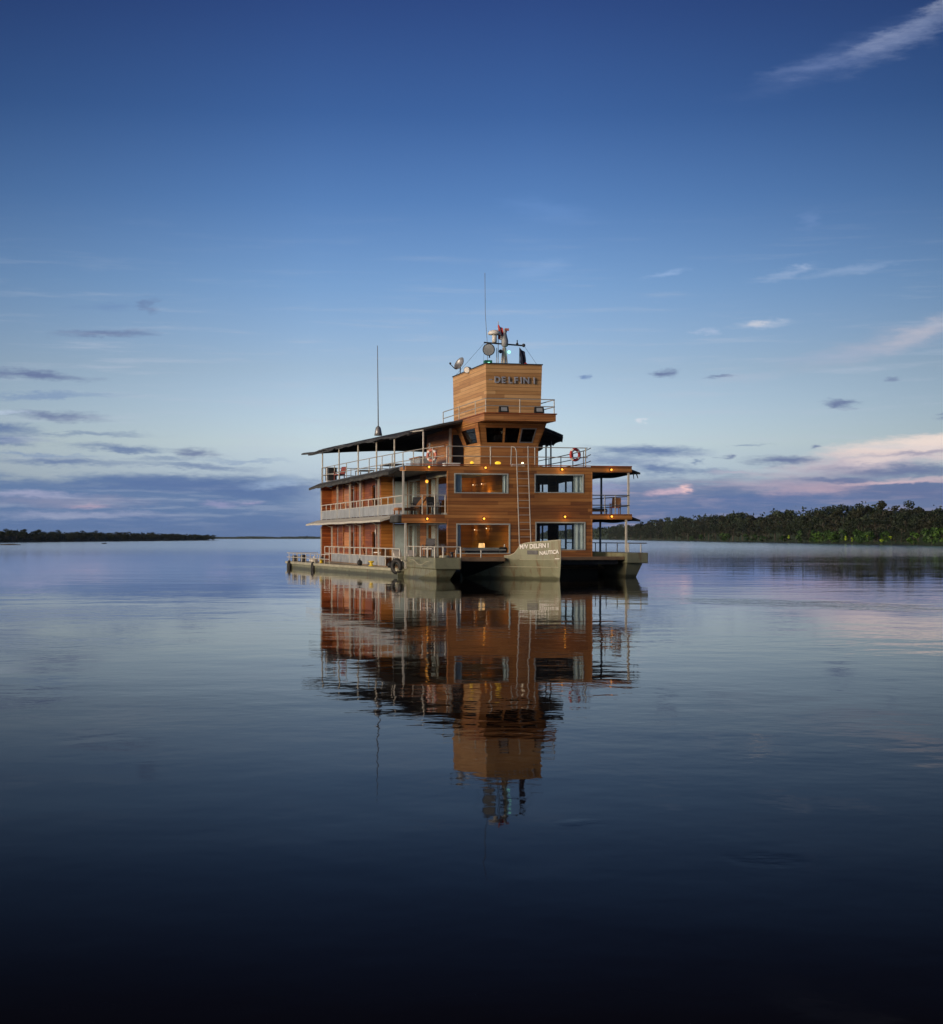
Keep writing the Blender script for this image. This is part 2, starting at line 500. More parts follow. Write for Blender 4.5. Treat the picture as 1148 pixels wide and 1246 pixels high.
# ------------------------------------------------------------------ mesh helpers
class MB:
    def __init__(s):
        s.v, s.f = [], []

    def add(s, vs_, fs):
        o = len(s.v)
        s.v += [tuple(p) for p in vs_]
        s.f += [tuple(i + o for i in f) for f in fs]
        return s

    def hexa(s, p):
        """eight corners: bottom ring then top ring"""
        return s.add(p, [(3, 2, 1, 0), (4, 5, 6, 7), (0, 1, 5, 4), (1, 2, 6, 5), (2, 3, 7, 6), (3, 0, 4, 7)])

    def box(s, x0, x1, y0, y1, z0, z1):
        return s.hexa([(x0, y0, z0), (x1, y0, z0), (x1, y1, z0), (x0, y1, z0), (x0, y0, z1), (x1, y0, z1), (x1, y1, z1), (x0, y1, z1)])

    def prism(s, poly, z0, z1, top=None):
        """plan polygon from z0 to z1; z may be lists per corner"""
        n = len(poly)
        zz0 = z0 if isinstance(z0, (list, tuple)) else [z0] * n
        zz1 = z1 if isinstance(z1, (list, tuple)) else [z1] * n
        tp = top or poly
        vs_ = [(p[0], p[1], z) for p, z in zip(poly, zz0)] + [(p[0], p[1], z) for p, z in zip(tp, zz1)]
        fs = [tuple(range(n - 1, -1, -1)), tuple(range(n, 2 * n))]
        fs += [(i, (i + 1) % n, n + (i + 1) % n, n + i) for i in range(n)]
        return s.add(vs_, fs)

    def tube(s, a, b, r, n=8, r2=None):
        a, b = Vector(a), Vector(b)
        d_ = (b - a).normalized()
        u = d_.orthogonal().normalized()
        w = d_.cross(u)
        r2 = r if r2 is None else r2
        ring = lambda c, rr: [c + (u * math.cos(t) + w * math.sin(t)) * rr for t in [2 * math.pi * i / n for i in range(n)]]
        vs_ = ring(a, r) + ring(b, r2)
        fs = [(i, (i + 1) % n, n + (i + 1) % n, n + i) for i in range(n)] + [tuple(range(n - 1, -1, -1)), tuple(range(n, 2 * n))]
        return s.add(vs_, fs)

    def path(s, pts, r, n=8):
        for a, b in zip(pts, pts[1:]):
            s.tube(a, b, r, n)
        return s

    def ball(s, c, r, n=10, sq=(1, 1, 1)):
        vs_, fs = [], []
        m = n // 2 + 1
        for i in range(m + 1):
            ph = math.pi * i / m
            for j in range(n):
                th = 2 * math.pi * j / n
                vs_.append((c[0] + r * sq[0] * math.sin(ph) * math.cos(th), c[1] + r * sq[1] * math.sin(ph) * math.sin(th), c[2] + r * sq[2] * math.cos(ph)))
        for i in range(m):
            for j in range(n):
                fs.append((i * n + j, (i + 1) * n + j, (i + 1) * n + (j + 1) % n, i * n + (j + 1) % n))
        return s.add(vs_, fs)

    def torus(s, c, axis, Rr, r, a0=0, a1=2 * math.pi, n=28, m=10, flat=1.0):
        ax = Vector(axis).normalized()
        u = ax.orthogonal().normalized() if abs(ax.z) > .9 else Vector((0, 0, 1)).cross(ax).normalized()
        w = ax.cross(u)
        full = abs(a1 - a0 - 2 * math.pi) < 1e-6
        k = n if full else n + 1
        vs_, fs = [], []
        for i in range(k):
            t = a0 + (a1 - a0) * i / n
            dr = u * math.cos(t) + w * math.sin(t)
            for j in range(m):
                q = 2 * math.pi * j / m
                vs_.append(Vector(c) + dr * (Rr + r * math.cos(q)) + ax * (r * flat * math.sin(q)))
        for i in range(n if full else n):
            i2 = (i + 1) % k
            for j in range(m):
                fs.append((i * m + j, i2 * m + j, i2 * m + (j + 1) % m, i * m + (j + 1) % m))
        if not full:
            fs += [tuple(range(m - 1, -1, -1)), tuple((k - 1) * m + j for j in range(m))]
        return s.add(vs_, fs)

    def lathe(s, c, prof, n=16, axis='z'):
        vs_, fs = [], []
        for (r, h) in prof:
            for j in range(n):
                t = 2 * math.pi * j / n
                p = (r * math.cos(t), r * math.sin(t), h)
                if axis == 'y':
                    p = (p[0], p[2], p[1])
                vs_.append((c[0] + p[0], c[1] + p[1], c[2] + p[2]))
        k = len(prof)
        for i in range(k - 1):
            for j in range(n):
                fs.append((i * n + j, i * n + (j + 1) % n, (i + 1) * n + (j + 1) % n, (i + 1) * n + j))
        fs += [tuple(range(n - 1, -1, -1)), tuple((k - 1) * n + j for j in range(n))]
        return s.add(vs_, fs)

    def grid(s, fn, nu, nv, thick=0.0):
        """sheet fn(u, v) -> point, with a real thickness downwards"""
        top = [fn(i / nu, j / nv) for i in range(nu + 1) for j in range(nv + 1)]
        k = nv + 1
        fs = [(i * k + j, (i + 1) * k + j, (i + 1) * k + j + 1, i * k + j + 1) for i in range(nu) for j in range(nv)]
        if not thick:
            return s.add(top, fs)
        n = len(top)
        bot = [(p[0], p[1], p[2] - thick) for p in top]
        fs2 = [tuple(reversed([i + n for i in f])) for f in fs]
        edge = [i * k for i in range(nu + 1)] + [nu * k + j for j in range(1, k)] + [i * k + nv for i in range(nu - 1, -1, -1)] + [j for j in range(nv - 1, 0, -1)]
        fs3 = [(edge[i], edge[i] + n, edge[(i + 1) % len(edge)] + n, edge[(i + 1) % len(edge)]) for i in range(len(edge))]
        return s.add(top + bot, fs + fs2 + fs3)

    def wall(s, x0, x1, z0, z1, y0, y1, holes=(), axis='y'):
        """a wall with rectangular openings; axis 'y' faces along y, axis 'x' faces along x (then x0..x1 run along y)"""
        xs = sorted({x0, x1, *[h[0] for h in holes], *[h[1] for h in holes]})
        zs = sorted({z0, z1, *[h[2] for h in holes], *[h[3] for h in holes]})
        for xa, xb in zip(xs, xs[1:]):
            for za, zb in zip(zs, zs[1:]):
                cx, cz = (xa + xb) / 2, (za + zb) / 2
                if any(h[0] < cx < h[1] and h[2] < cz < h[3] for h in holes):
                    continue
                if axis == 'y':
                    s.box(xa, xb, y0, y1, za, zb)
                else:
                    s.box(y0, y1, xa, xb, za, zb)
        return s

    def build(s, name, mat, parent=None, smooth=False, bevel=0.0):
        me = bpy.data.meshes.new(name)
        me.from_pydata(s.v, [], s.f)
        me.materials.append(M[mat] if isinstance(mat, str) else mat)
        if smooth:
            for p in me.polygons:
                p.use_smooth = True
        me.update()
        o = bpy.data.objects.new(name, me)
        col.objects.link(o)
        if parent:
            o.parent = parent
        if bevel:
            b = o.modifiers.new('bevel', 'BEVEL')
            b.width = bevel; b.segments = 2; b.limit_method = 'ANGLE'
        return o


def tag(o, label=None, cat=None, group=None, kind=None):
    for k, v in (('label', label), ('category', cat), ('group', group), ('kind', kind)):
        if v:
            o[k] = v
    return o


def empty(name, loc, rz=0.0):
    o = bpy.data.objects.new(name, None)
    col.objects.link(o)
    o.location = loc
    o.rotation_euler = (0, 0, rz)
    o.empty_display_size = .3
    return o


def copy_tree(o, parent=None):
    c = o.copy()
    col.objects.link(c)
    c.parent = parent
    for ch in list(o.children):
        copy_tree(ch, c)
    return c


YAW = R(14)
BOAT = Vector((2.71, 91.6, 0))
BM = Matrix.Translation(BOAT) @ Matrix.Rotation(YAW, 4, 'Z')


def onboat(x, y, z):
    return BM @ Vector((x, y, z))


# ------------------------------------------------------------------ water
def make_water():
    t = MT('river water')
    co = t.n('ShaderNodeNewGeometry').outputs['Position']
    big = t.noise(co, .16, 2, .5, (.55, 1, 1))
    mid = t.noise(co, .62, 3, .5, (1.1, 1, 1))
    fin_ = t.noise(co, 2.3, 3, .55, (1.1, 1, 1))
    patch = t.noise(co, .035, 3, .55, (.6, 1.2, 1))
    pm = t.n('ShaderNodeMapRange', interpolation_type='SMOOTHSTEP')
    t.l(patch, pm.inputs[0])
    for i, v in zip((1, 2, 3, 4), (.35, .7, .25, 1.6)):
        pm.inputs[i].default_value = v
    # stretches where the current or the boat stirs the surface
    def zone(x, y, a, b, rot, amp):
        m = t.n('ShaderNodeMapping', vector_type='TEXTURE')
        m.inputs['Location'].default_value = (x, y, 0)
        m.inputs['Rotation'].default_value = (0, 0, R(rot))
        m.inputs['Scale'].default_value = (a, b, 1e6)
        t.l(co, m.inputs[0])
        ln = t.n('ShaderNodeVectorMath', operation='LENGTH')
        t.l(m.outputs[0], ln.inputs[0])
        r = t.n('ShaderNodeMapRange', interpolation_type='SMOOTHSTEP')
        t.l(t.math('MULTIPLY_ADD', mid, .8, t.math('SUBTRACT', ln.outputs['Value'], .4)), r.inputs[0])
        for i, v in zip((1, 2, 3, 4), (1.1, .3, 0, amp)):
            r.inputs[i].default_value = v
        return r.outputs[0]
    st = t.math('ADD', zone(10.5, 53.5, 8, 3.2, -58, 2.6), zone(-15.5, 122, 5, 4, 10, 4.0))
    for z_ in ((1.94, 10.9, .32, .26, 0, .9), (.82, 12.3, .22, .2, 20, .9), (-9, 33, 4, 3.4, 10, 1.3), (-12, 46, 6, 6, 0, 1.6)):
        st = t.math('ADD', st, zone(*z_))
    st = t.math('ADD', st, zone(45, 300, 60, 130, 0, 2.0))
    sy = t.n('ShaderNodeSeparateXYZ'); t.l(co, sy.inputs[0])
    far = t.n('ShaderNodeMapRange', interpolation_type='SMOOTHSTEP')   # open river: a light breeze ruffles it away from the lee of the boat
    t.l(sy.outputs[1], far.inputs[0])
    for i, v in zip((1, 2, 3, 4), (95, 420, 0, 1)):
        far.inputs[i].default_value = v
    st = t.math('ADD', st, t.math('MULTIPLY', far.outputs[0], 4.0))
    h = t.math('MULTIPLY', big, .017)
    h = t.math('ADD', h, t.math('MULTIPLY', t.math('MULTIPLY', t.math('SUBTRACT', mid, .5), .0084), t.math('ADD', pm.outputs[0], st)))
    h = t.math('ADD', h, t.math('MULTIPLY', t.math('MULTIPLY', t.math('SUBTRACT', fin_, .5), .0016), t.math('ADD', pm.outputs[0], t.math('MULTIPLY', st, 3.0))))
    t.t.nodes.remove(t.b)
    bp = t.n('ShaderNodeBump')
    bp.inputs['Strength'].default_value = 1.0
    bp.inputs['Distance'].default_value = 1.0
    t.l(h, bp.inputs['Height'])
    body = t.n('ShaderNodeBsdfDiffuse')
    silt = t.noise(co, .05, 3)
    t.l(t.ramp(silt, [(.3, (.0085, .0062, .0046)), (.7, (.0115, .0082, .0060))]), body.inputs[0])
    gl = t.n('ShaderNodeBsdfGlossy')
    t.l(t.math('MULTIPLY_ADD', far.outputs[0], .075, .022), gl.inputs['Roughness'])
    gl.inputs['Color'].default_value = (.95, .95, .97, 1)
    t.l(bp.outputs[0], gl.inputs['Normal'])
    fr = t.n('ShaderNodeFresnel')
    fr.inputs[0].default_value = 1.044
    t.l(bp.outputs[0], fr.inputs['Normal'])
    mx = t.n('ShaderNodeMixShader')
    t.l(t.math('MULTIPLY_ADD', fr.outputs[0], 1.34, -.022, True), mx.inputs[0]); t.l(body.outputs[0], mx.inputs[1]); t.l(gl.outputs[0], mx.inputs[2])
    t.l(mx.outputs[0], t.out.inputs[0])
    b = MB()
    b.add([(-30000, -3000, 0), (30000, -3000, 0), (30000, 40000, 0), (-30000, 40000, 0)], [(0, 1, 2, 3)])
    tag(b.build('river_water', t.m), kind='structure')


make_water()


# ------------------------------------------------------------------ banks and forest
def bush_mat(name, cols):
    t = MT(name)
    oi = t.n('ShaderNodeObjectInfo')
    f = t.noise(t.coord(), .6, 3, .6)
    f2 = t.math('MULTIPLY_ADD', oi.outputs['Random'], .5, t.math('MULTIPLY_ADD', f, .8, -.15))
    t.l(t.ramp(f2, cols), t.b.inputs['Base Color'])
    t.b.inputs['Roughness'].default_value = .7
    return t.m


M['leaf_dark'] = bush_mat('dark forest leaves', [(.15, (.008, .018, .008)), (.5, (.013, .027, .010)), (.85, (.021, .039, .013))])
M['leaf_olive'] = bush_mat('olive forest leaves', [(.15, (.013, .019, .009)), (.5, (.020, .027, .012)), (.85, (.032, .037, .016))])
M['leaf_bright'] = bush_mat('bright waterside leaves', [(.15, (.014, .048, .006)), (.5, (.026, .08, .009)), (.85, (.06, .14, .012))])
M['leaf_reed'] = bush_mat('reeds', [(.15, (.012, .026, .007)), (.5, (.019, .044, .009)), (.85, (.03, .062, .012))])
M['leaf_lime'] = bush_mat('yellow green leaves', [(.15, (.22, .38, .02)), (.5, (.34, .52, .03)), (.85, (.44, .60, .05))])  # much brighter leaf colour than the other greens, no emission
M['bark'] = plain('pale bark', (.06, .052, .04), .8, 0, .3, 2)
M['mud'] = plain('muddy bank', (.05, .05, .032), .85, 0, .3, .05)


def leaf(b, c, s, rng, up=.35):
    n = Vector((rng.gauss(0, 1), rng.gauss(0, 1), rng.gauss(up, 1))).normalized()
    u = n.orthogonal().normalized()
    u.rotate(Matrix.Rotation(rng.random() * 6.28, 3, n))
    w = n.cross(u)
    a, e = s * rng.uniform(.6, 1.2), s * rng.uniform(.35, .7)
    b.add([c - u * a, c + w * e, c + u * a, c - w * e], [(0, 1, 2, 3)])


def crown_mesh(rng, h, r, base, n, leafs, flat=.5):
    """lobes of leaf clumps of uneven size spread through the crown"""
    b = MB()
    lobes = []
    for _ in range(rng.randint(7, 11)):
        z = rng.uniform(base + .1 * h, h * .93)
        k = (1 - abs((z - h * .62) / (h * .5)) ** 2)
        rr = r * max(.25, k) * rng.uniform(.3, .85)
        th = rng.random() * 6.28
        lobes.append((Vector((math.cos(th) * rr, math.sin(th) * rr, z)), r * rng.uniform(.28, .5)))
    lobes.append((Vector((rng.uniform(-.2, .2) * r, 0, h * .9)), r * .34))
    for _ in range(n):
        c, lr = rng.choice(lobes)
        v = Vector((rng.gauss(0, 1), rng.gauss(0, 1), rng.gauss(0, 1))).normalized() * lr * rng.random() ** .4
        v.z *= .75
        leaf(b, c + v, leafs, rng)
    return b


def tree_proto(name, h, r, base, n, ls, mat, rng, trunks=1):
    root = empty(name, (0, 0, 0))
    tb = MB()
    for k in range(trunks):
        a = Vector((rng.uniform(-.3, .3) * k, rng.uniform(-.3, .3) * k, -.5))
        top = Vector((rng.uniform(-.1, .1) * r, rng.uniform(-.1, .1) * r, h * .72))
        mid_ = a.lerp(top, .5) + Vector((rng.uniform(-.2, .2), rng.uniform(-.2, .2), 0))
        w = h * .022
        tb.tube(a, mid_, w, 6, w * .75); tb.tube(mid_, top, w * .75, 6, w * .35)
        for _ in range(4):
            q = mid_.lerp(top, rng.random())
            th = rng.random() * 6.28
            tb.tube(q, q + Vector((math.cos(th) * r * .6, math.sin(th) * r * .6, h * .15)), w * .4, 5, w * .12)
    tb.build('trunk', 'bark', root)
    crown_mesh(rng, h, r, base, n, ls).build('crown', mat, root)
    return root


rng = random.Random(11)
PROTO = []
for kind, (h, r, base, mat) in {
        'broad': (1.0, .40, .28, 'leaf_dark'), 'tall': (1.0, .26, .30, 'leaf_olive'), 'bushy': (1.0, .46, .02, 'leaf_dark')}.items():
    for k in range(3):
        S = 14.0
        PROTO.append((kind, tree_proto('tree', h * S, r * S * rng.uniform(.9, 1.1), base * S, 1000, .46, mat, rng)))
SHRUB = [tree_proto('shrub', 3.2, 1.9, .1, 260, .42, 'leaf_bright', rng) for _ in range(3)]
LIME = [tree_proto('shrub', 2.6, 1.2, .1, 200, .34, 'leaf_lime', rng) for _ in range(2)]
PROTOS = [p[1] for p in PROTO] + SHRUB + LIME


def lerp_tab(tab, y):
    for (y0, *a), (y1, *b_) in zip(tab, tab[1:]):
        if y <= y1:
            t_ = (y - y0) / (y1 - y0)
            return [p + (q - p) * t_ for p, q in zip(a, b_)]
    return list(tab[-1][1:])


RB = [(330, 135, 10), (430, 140, 10.5), (500, 143, 10.5), (560, 146, 13.5), (640, 149, 16), (720, 153, 16.5), (850, 158, 17), (1000, 163, 18.5), (1250, 172, 20.5), (1600, 181, 22), (2100, 195, 21), (2600, 209, 22), (4000, 240, 24), (6200, 250, 24)]
LB = [(560, -240, 6.4), (850, -244, 6.4), (1100, -250, 6.4), (1400, -256, 6.2), (1640, -262, 5.6), (1800, -278, 4.8)]

LAB = {'broad': ('dark green broad crowned tree in the forest on the right bank', 'broad dark trees on the right bank'),
       'tall': ('slender olive brown tree rising in the forest on the right bank', 'slender olive trees on the right bank'),
       'bushy': ('low bushy dark green tree on the waterside edge of the right bank', 'bushy waterside trees on the right bank')}


def put_tree(proto, name, x, y, z, s, sz, label, cat, group):
    c = copy_tree(proto)
    c.name = name
    c.location = (x, y, z)
    c.rotation_euler = (0, 0, rng.random() * 6.28)
    c.scale = (s, s, sz)
    tag(c, label, cat, group)
    return c


# front rows of the right bank: spaced evenly as seen along the shore
k = 0
y = 345.0
count = 0
while y < 2500 and count < 235:
    for row in range(3):
        yy = y * (1 + rng.uniform(-.012, .012))
        x, h = lerp_tab(RB, yy)
        kind = ('bushy', 'tall', 'broad')[row] if rng.random() < .62 else rng.choice(('broad', 'tall'))
        cand = [p for kd, p in PROTO if kd == kind]
        hh = h * ((.50, .78, .92)[row] + rng.uniform(-.13, .14))
        s = hh / 14.0
        sx = s * (1.25 if row == 0 else 1.05) * rng.uniform(.85, 1.2)
        put_tree(rng.choice(cand), 'tree', x + 2 + row * 5 + rng.uniform(-2, 2), yy, .25, sx, s, LAB[kind][0], 'tree', LAB[kind][1])
        count += 1
    y *= 1.027 if y < 700 else 1.0275
# bright shrubs right at the water
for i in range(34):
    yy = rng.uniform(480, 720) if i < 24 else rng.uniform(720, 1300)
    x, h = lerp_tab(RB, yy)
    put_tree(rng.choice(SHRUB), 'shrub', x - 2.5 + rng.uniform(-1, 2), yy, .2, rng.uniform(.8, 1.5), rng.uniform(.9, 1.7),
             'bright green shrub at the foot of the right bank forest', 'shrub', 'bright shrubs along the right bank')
for yy, zz in ((640, 1.2), (628, .6), (560, 1.6), (575, .5), (530, 1.0), (790, 2.0), (1050, 3.0), (600, 2.2)):
    x, h = lerp_tab(RB, yy)
    put_tree(rng.choice(LIME), 'shrub', x - 3.2, yy, zz, rng.uniform(.35, .7), rng.uniform(.4, .8),
             'small yellow green leafy shrub among the right bank shrubs', 'shrub', 'yellow green shrubs on the right bank')
# left bank: low dark trees
y = 565.0
while y < 1790:
    x, h = lerp_tab(LB, y)
    kind = rng.choice(('broad', 'bushy', 'bushy'))
    s = h * rng.uniform(.82, 1.12) / 14.0
    put_tree(rng.choice([p for kd, p in PROTO if kd == kind]), 'tree', x - 3 + rng.uniform(-2, 2), y, .25, s * 1.5, s,
             'low dark tree in the far treeline on the left bank', 'tree', 'low trees on the left bank')
    y *= 1.012
for p in PROTOS:
    for ch in list(p.children):
        bpy.data.objects.remove(ch)
    bpy.data.objects.remove(p)


def forest_mass(name, tab, side, n, ls, depth, mat, frac, lo=.1):
    """the wood behind the front trees: leaf clumps over a dark solid heart added to stop light leaking through"""
    b = MB()
    y0, y1 = tab[0][0], tab[-1][0]
    steps = 90
    ring = []
    for i in range(steps + 1):
        yy = y0 * (y1 / y0) ** (i / steps)
        x, h = lerp_tab(tab, yy)
        hh = h * frac * (.72 + .25 * mnoise.noise(Vector((math.log(yy) * 38, 0, 0))))
        ring.append((x + side * 12, yy, hh))
    for (xa, ya, ha), (xb, yb, hb) in zip(ring, ring[1:]):
        xo, xp = xa + side * depth, xb + side * depth
        b.hexa([(xa, ya, 0.2), (xb, yb, 0.2), (xp, yb, 0.2), (xo, ya, 0.2), (xa, ya, ha), (xb, yb, hb), (xp, yb, hb), (xo, ya, ha)])
    for _ in range(n):
        q = rng.random() ** 1.0
        yy = y0 * (y1 / y0) ** q
        x, h = lerp_tab(tab, yy)
        top = h * frac * (.86 + .34 * mnoise.noise(Vector((math.log(yy) * 70, .7, 0))) + .12 * mnoise.noise(Vector((math.log(yy) * 240, 2.7, 0))))
        z = top * (lo + (1 - lo) * rng.random() ** .6)
        c = Vector((x + side * (10 + rng.random() * 6), yy, z))
        leaf(b, c, ls * yy / 700, rng)
    return tag(b.build(name, mat), kind='stuff')


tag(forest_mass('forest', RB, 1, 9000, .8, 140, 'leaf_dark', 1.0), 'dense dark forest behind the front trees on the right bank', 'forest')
tag(forest_mass('forest', LB, -1, 5000, .55, 80, 'leaf_dark', 1.0), 'low dark woodland on the left bank far behind the water', 'forest')
# far shore closing the river
FS = MB()
px = -2600.0
while px < 420:
    hh = 7 + 3.5 * mnoise.noise(Vector((px * .011, 0, 0))) + 2 * mnoise.noise(Vector((px * .05, 3, 0)))
    FS.hexa([(px, 5600, .2), (px + 30, 5600, .2), (px + 30, 5900, .2), (px, 5900, .2), (px, 5600, hh), (px + 30, 5600, hh * .96), (px + 30, 5900, hh), (px, 5900, hh)])
    for _ in range(6):
        leaf(FS, Vector((px + rng.random() * 30, 5596, hh * rng.uniform(.3, 1.1))), 3.2, rng)
    px += 30
tag(FS.build('forest', 'leaf_dark'), 'thin strip of far forest on the horizon behind the boat', 'forest', None, 'stuff')


def bank_strip(name, tab, side, w):
    b = MB()
    for (y0, x0, _), (y1, x1, _) in zip(tab, tab[1:]):
        b.hexa([(x0 - side * 4, y0, -.5), (x1 - side * 4, y1, -.5), (x1 + side * w, y1, -.5), (x0 + side * w, y0, -.5),
                (x0 - side * 2, y0, .22), (x1 - side * 2, y1, .22), (x1 + side * w, y1, .5), (x0 + side * w, y0, .5)])
    tag(b.build(name, 'mud'), kind='structure')


bank_strip('right_bank', RB, 1, 170)
bank_strip('left_bank', LB, -1, 120)
g = MB()
for _ in range(5200):
    yy = 420 * (1700 / 420) ** rng.random()
    x, h = lerp_tab(RB, yy)
    xx = x - 2.6 + rng.uniform(-1.2, 2.5)
    hh = rng.uniform(.5, 1.5) * (1 + .6 * mnoise.noise(Vector((yy * .05, 0, 0))))
    dx, w = rng.uniform(-.4, .4), rng.uniform(.12, .3)
    g.add([(xx, yy - w, .1), (xx, yy + w, .1), (xx + dx, yy + dx, .1 + hh)], [(0, 1, 2)])
tag(g.build('reeds', 'leaf_reed'), 'strip of bright green reeds along the water on the right bank', 'reeds', None, 'stuff')
# driftwood
for (x, y_, L_, a, lab) in ((-146, 520, 6.5, 5, 'long dark driftwood log floating off the left bank'), (-143, 640, 2.2, 40, 'short dark driftwood stump floating far off by the left bank'), (23, 118, .5, 60, 'small dark stick floating right of the boat')):
    b = MB()
    dx, dy = math.cos(R(a)) * L_ / 2, math.sin(R(a)) * L_ / 2
    r = .22 if L_ > 1 else .03
    b.tube((-dx, -dy, .02), (0, 0, .12), r, 7, r * 1.2); b.tube((0, 0, .12), (dx, dy, .05), r * 1.2, 7, r * .5)
    b.tube((dx * .3, dy * .3, .1), (dx * .4, dy * .4 + .3, r * 4), r * .4, 6, r * .15)
    o = b.build('driftwood_log', 'bark')
    o.location = (x, y_, 0)
    tag(o, lab, 'driftwood')

# ------------------------------------------------------------------ the riverboat
# boat axes: x to starboard (right in the picture), y aft, z up from the water
boat = empty('riverboat', BOAT, YAW)
tag(boat, 'three deck wooden riverboat with pale green hull and lookout tower on the calm river', 'riverboat')


def P(b, name, mat, parent=None, **k):
    return b.build(name, mat, parent or boat, **k)


# --- centre hull with a blunt bow
def bow_pt(t, side):
    """t 0 at the stem, 1 where the bow meets the full beam; the starboard cheek runs back finer"""
    return Vector((4.0 * t * -1 if side < 0 else 1.45 * t, -7.7 + (5.1 if side < 0 else 5.6) * t, 0))


hb = MB()
SE = [(0, 2.02), (.10, 1.98), (.22, 1.93), (.32, 1.88), (.37, 1.83), (.405, 1.70), (.43, 1.50), (.46, 1.32), (.50, 1.22), (.56, 1.18)]
LOW = [(.56, .86), (.66, .68), (.78, .44), (.90, .20), (1.0, .04)]


def flare(t, side, z):
    """hull surface at height z: plumb above the foredeck, drawn in towards the waterline below it"""
    p = bow_pt(t, side)
    k = .42 * max(0.0, 1.02 - z) ** 1.25 / 1.6
    return Vector((p.x - side * k * min(1, t / .12) * .8, p.y + k * .75, z))


for side in (-1, 1):
    run = SE + ([(1.0, 1.10)] if side > 0 else [])
    for (ta, za), (tb, zb) in list(zip(run, run[1:])) + (list(zip(LOW, LOW[1:])) if side < 0 else []):
        levels = [(-.6, -.6), (0, 0), (.35, .35), (.7, .7), (1.02, 1.02), (za, zb)]
        levels = [(min(p, za), min(q, zb)) for p, q in levels]
        for (a0, b0), (a1, b1) in zip(levels, levels[1:]):
            if a1 - a0 < .005 and b1 - b0 < .005:
                continue
            q = [flare(ta, side, a0), flare(tb, side, b0), flare(ta, side, a1), flare(tb, side, b1)]
            ins = Vector((-side * .05, .09, 0))
            hb.hexa([q[0], q[1], q[1] + ins, q[0] + ins, q[2], q[3], q[3] + ins, q[2] + ins])
hb.box(-4.05, -3.95, -2.6, 30, -.6, .3)
hb.box(1.40, 1.50, -2.1, 30, -.6, .9)
hb.prism([(0, -7.55), (1.2, -2.9), (-2.1, -4.7)], 1.06, 1.14)
hull = P(hb, 'hull', 'hull')
rim = MB()
for side in (-1, 1):
    pts = [bow_pt(t, side) + Vector((-side * .03, .04, z + .015)) for t, z in SE]
    rim.path(pts, .035, 7)
    rim.path([flare(t, side, .64) + Vector((side * .012, -.01, 0)) for t in (0.02, .2, .4, .66 if side < 0 else .95)], .018, 6)
    rim.path([flare(t, side, 1.02) + Vector((side * .010, -.008, 0)) for t in (0.02, .2, .40)], .014, 6)
P(rim, 'rub_rail', 'hull_light', hull)
# the overhang between the low cheek of the bow and the foredeck edge, coloured black for its shade
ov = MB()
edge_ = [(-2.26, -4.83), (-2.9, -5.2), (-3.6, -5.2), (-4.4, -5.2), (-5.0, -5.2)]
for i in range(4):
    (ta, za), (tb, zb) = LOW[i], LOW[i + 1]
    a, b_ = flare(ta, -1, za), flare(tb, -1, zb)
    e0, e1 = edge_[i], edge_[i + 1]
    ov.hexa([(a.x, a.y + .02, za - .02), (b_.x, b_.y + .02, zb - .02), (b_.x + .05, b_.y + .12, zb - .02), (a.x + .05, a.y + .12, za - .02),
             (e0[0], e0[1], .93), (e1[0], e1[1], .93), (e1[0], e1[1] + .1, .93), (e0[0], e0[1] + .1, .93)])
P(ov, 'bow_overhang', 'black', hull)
# dark plate in place of the shaded hawse opening on the port bow; draught plate
bd = (bow_pt(1, -1) - bow_pt(0, -1)).normalized()
bn = Vector((bd.y, -bd.x, 0))
if bn.y > 0:
    bn = -bn


def bowface(name, mat, t0, t1, z0, z1, off=.02, th=.05):
    a, b_ = bow_pt(t0, -1) + bn * off, bow_pt(t1, -1) + bn * off
    i0, i1 = a - bn * th, b_ - bn * th
    m = MB()
    m.hexa([(a.x, a.y, z0), (b_.x, b_.y, z0), (i1.x, i1.y, z0), (i0.x, i0.y, z0), (a.x, a.y, z1), (b_.x, b_.y, z1), (i1.x, i1.y, z1), (i0.x, i0.y, z1)])
    return P(m, name, mat, hull)


bowface('hawse_shade_plate', 'dark_metal', .222, .326, 1.29, 1.50)
bowface('draught_mark', 'white', .012, .055, 1.06, 1.10)


def letters(name, text, mat, origin, dirx, n, size, parent, extrude=.012, spacing=1.0, bold=0.0):
    cu = bpy.data.curves.new(name, 'FONT')
    cu.body = text
    cu.size = size
    cu.extrude = extrude
    cu.offset = bold
    cu.space_character = spacing
    tmp = bpy.data.objects.new(name, cu)
    col.objects.link(tmp)
    bpy.context.view_layer.update()
    me = bpy.data.meshes.new_from_object(tmp.evaluated_get(bpy.context.evaluated_depsgraph_get()))
    bpy.data.objects.remove(tmp)
    ex, ez = Vector(dirx).normalized(), Vector((0, 0, 1))
    ez = (ez + Vector((0, 0, 0))).normalized()
    m = Matrix((ex, ez, Vector(n).normalized())).transposed().to_4x4()
    m.translation = Vector(origin)
    me.transform(m)
    me.materials.clear(); me.materials.append(M[mat])
    o = bpy.data.objects.new(name, me)
    col.objects.link(o)
    o.parent = parent
    return o


def bow_text(text, t_left, t_right, z_left, z_right, size, spacing):
    a = bow_pt(t_left, -1) + bn * .022
    b_ = bow_pt(t_right, -1) + bn * .022
    d_ = Vector((b_.x - a.x, b_.y - a.y, z_right - z_left))
    return letters('lettering', text, 'white', (a.x, a.y, z_left), d_, bn, size, hull, .008, spacing, .010)


bow_text('M/V DELFIN I', .40, .04, 1.575, 1.68, .32, 1.02)
bow_text('NAUTICA', .205, .012, 1.27, 1.36, .27, 1.04)

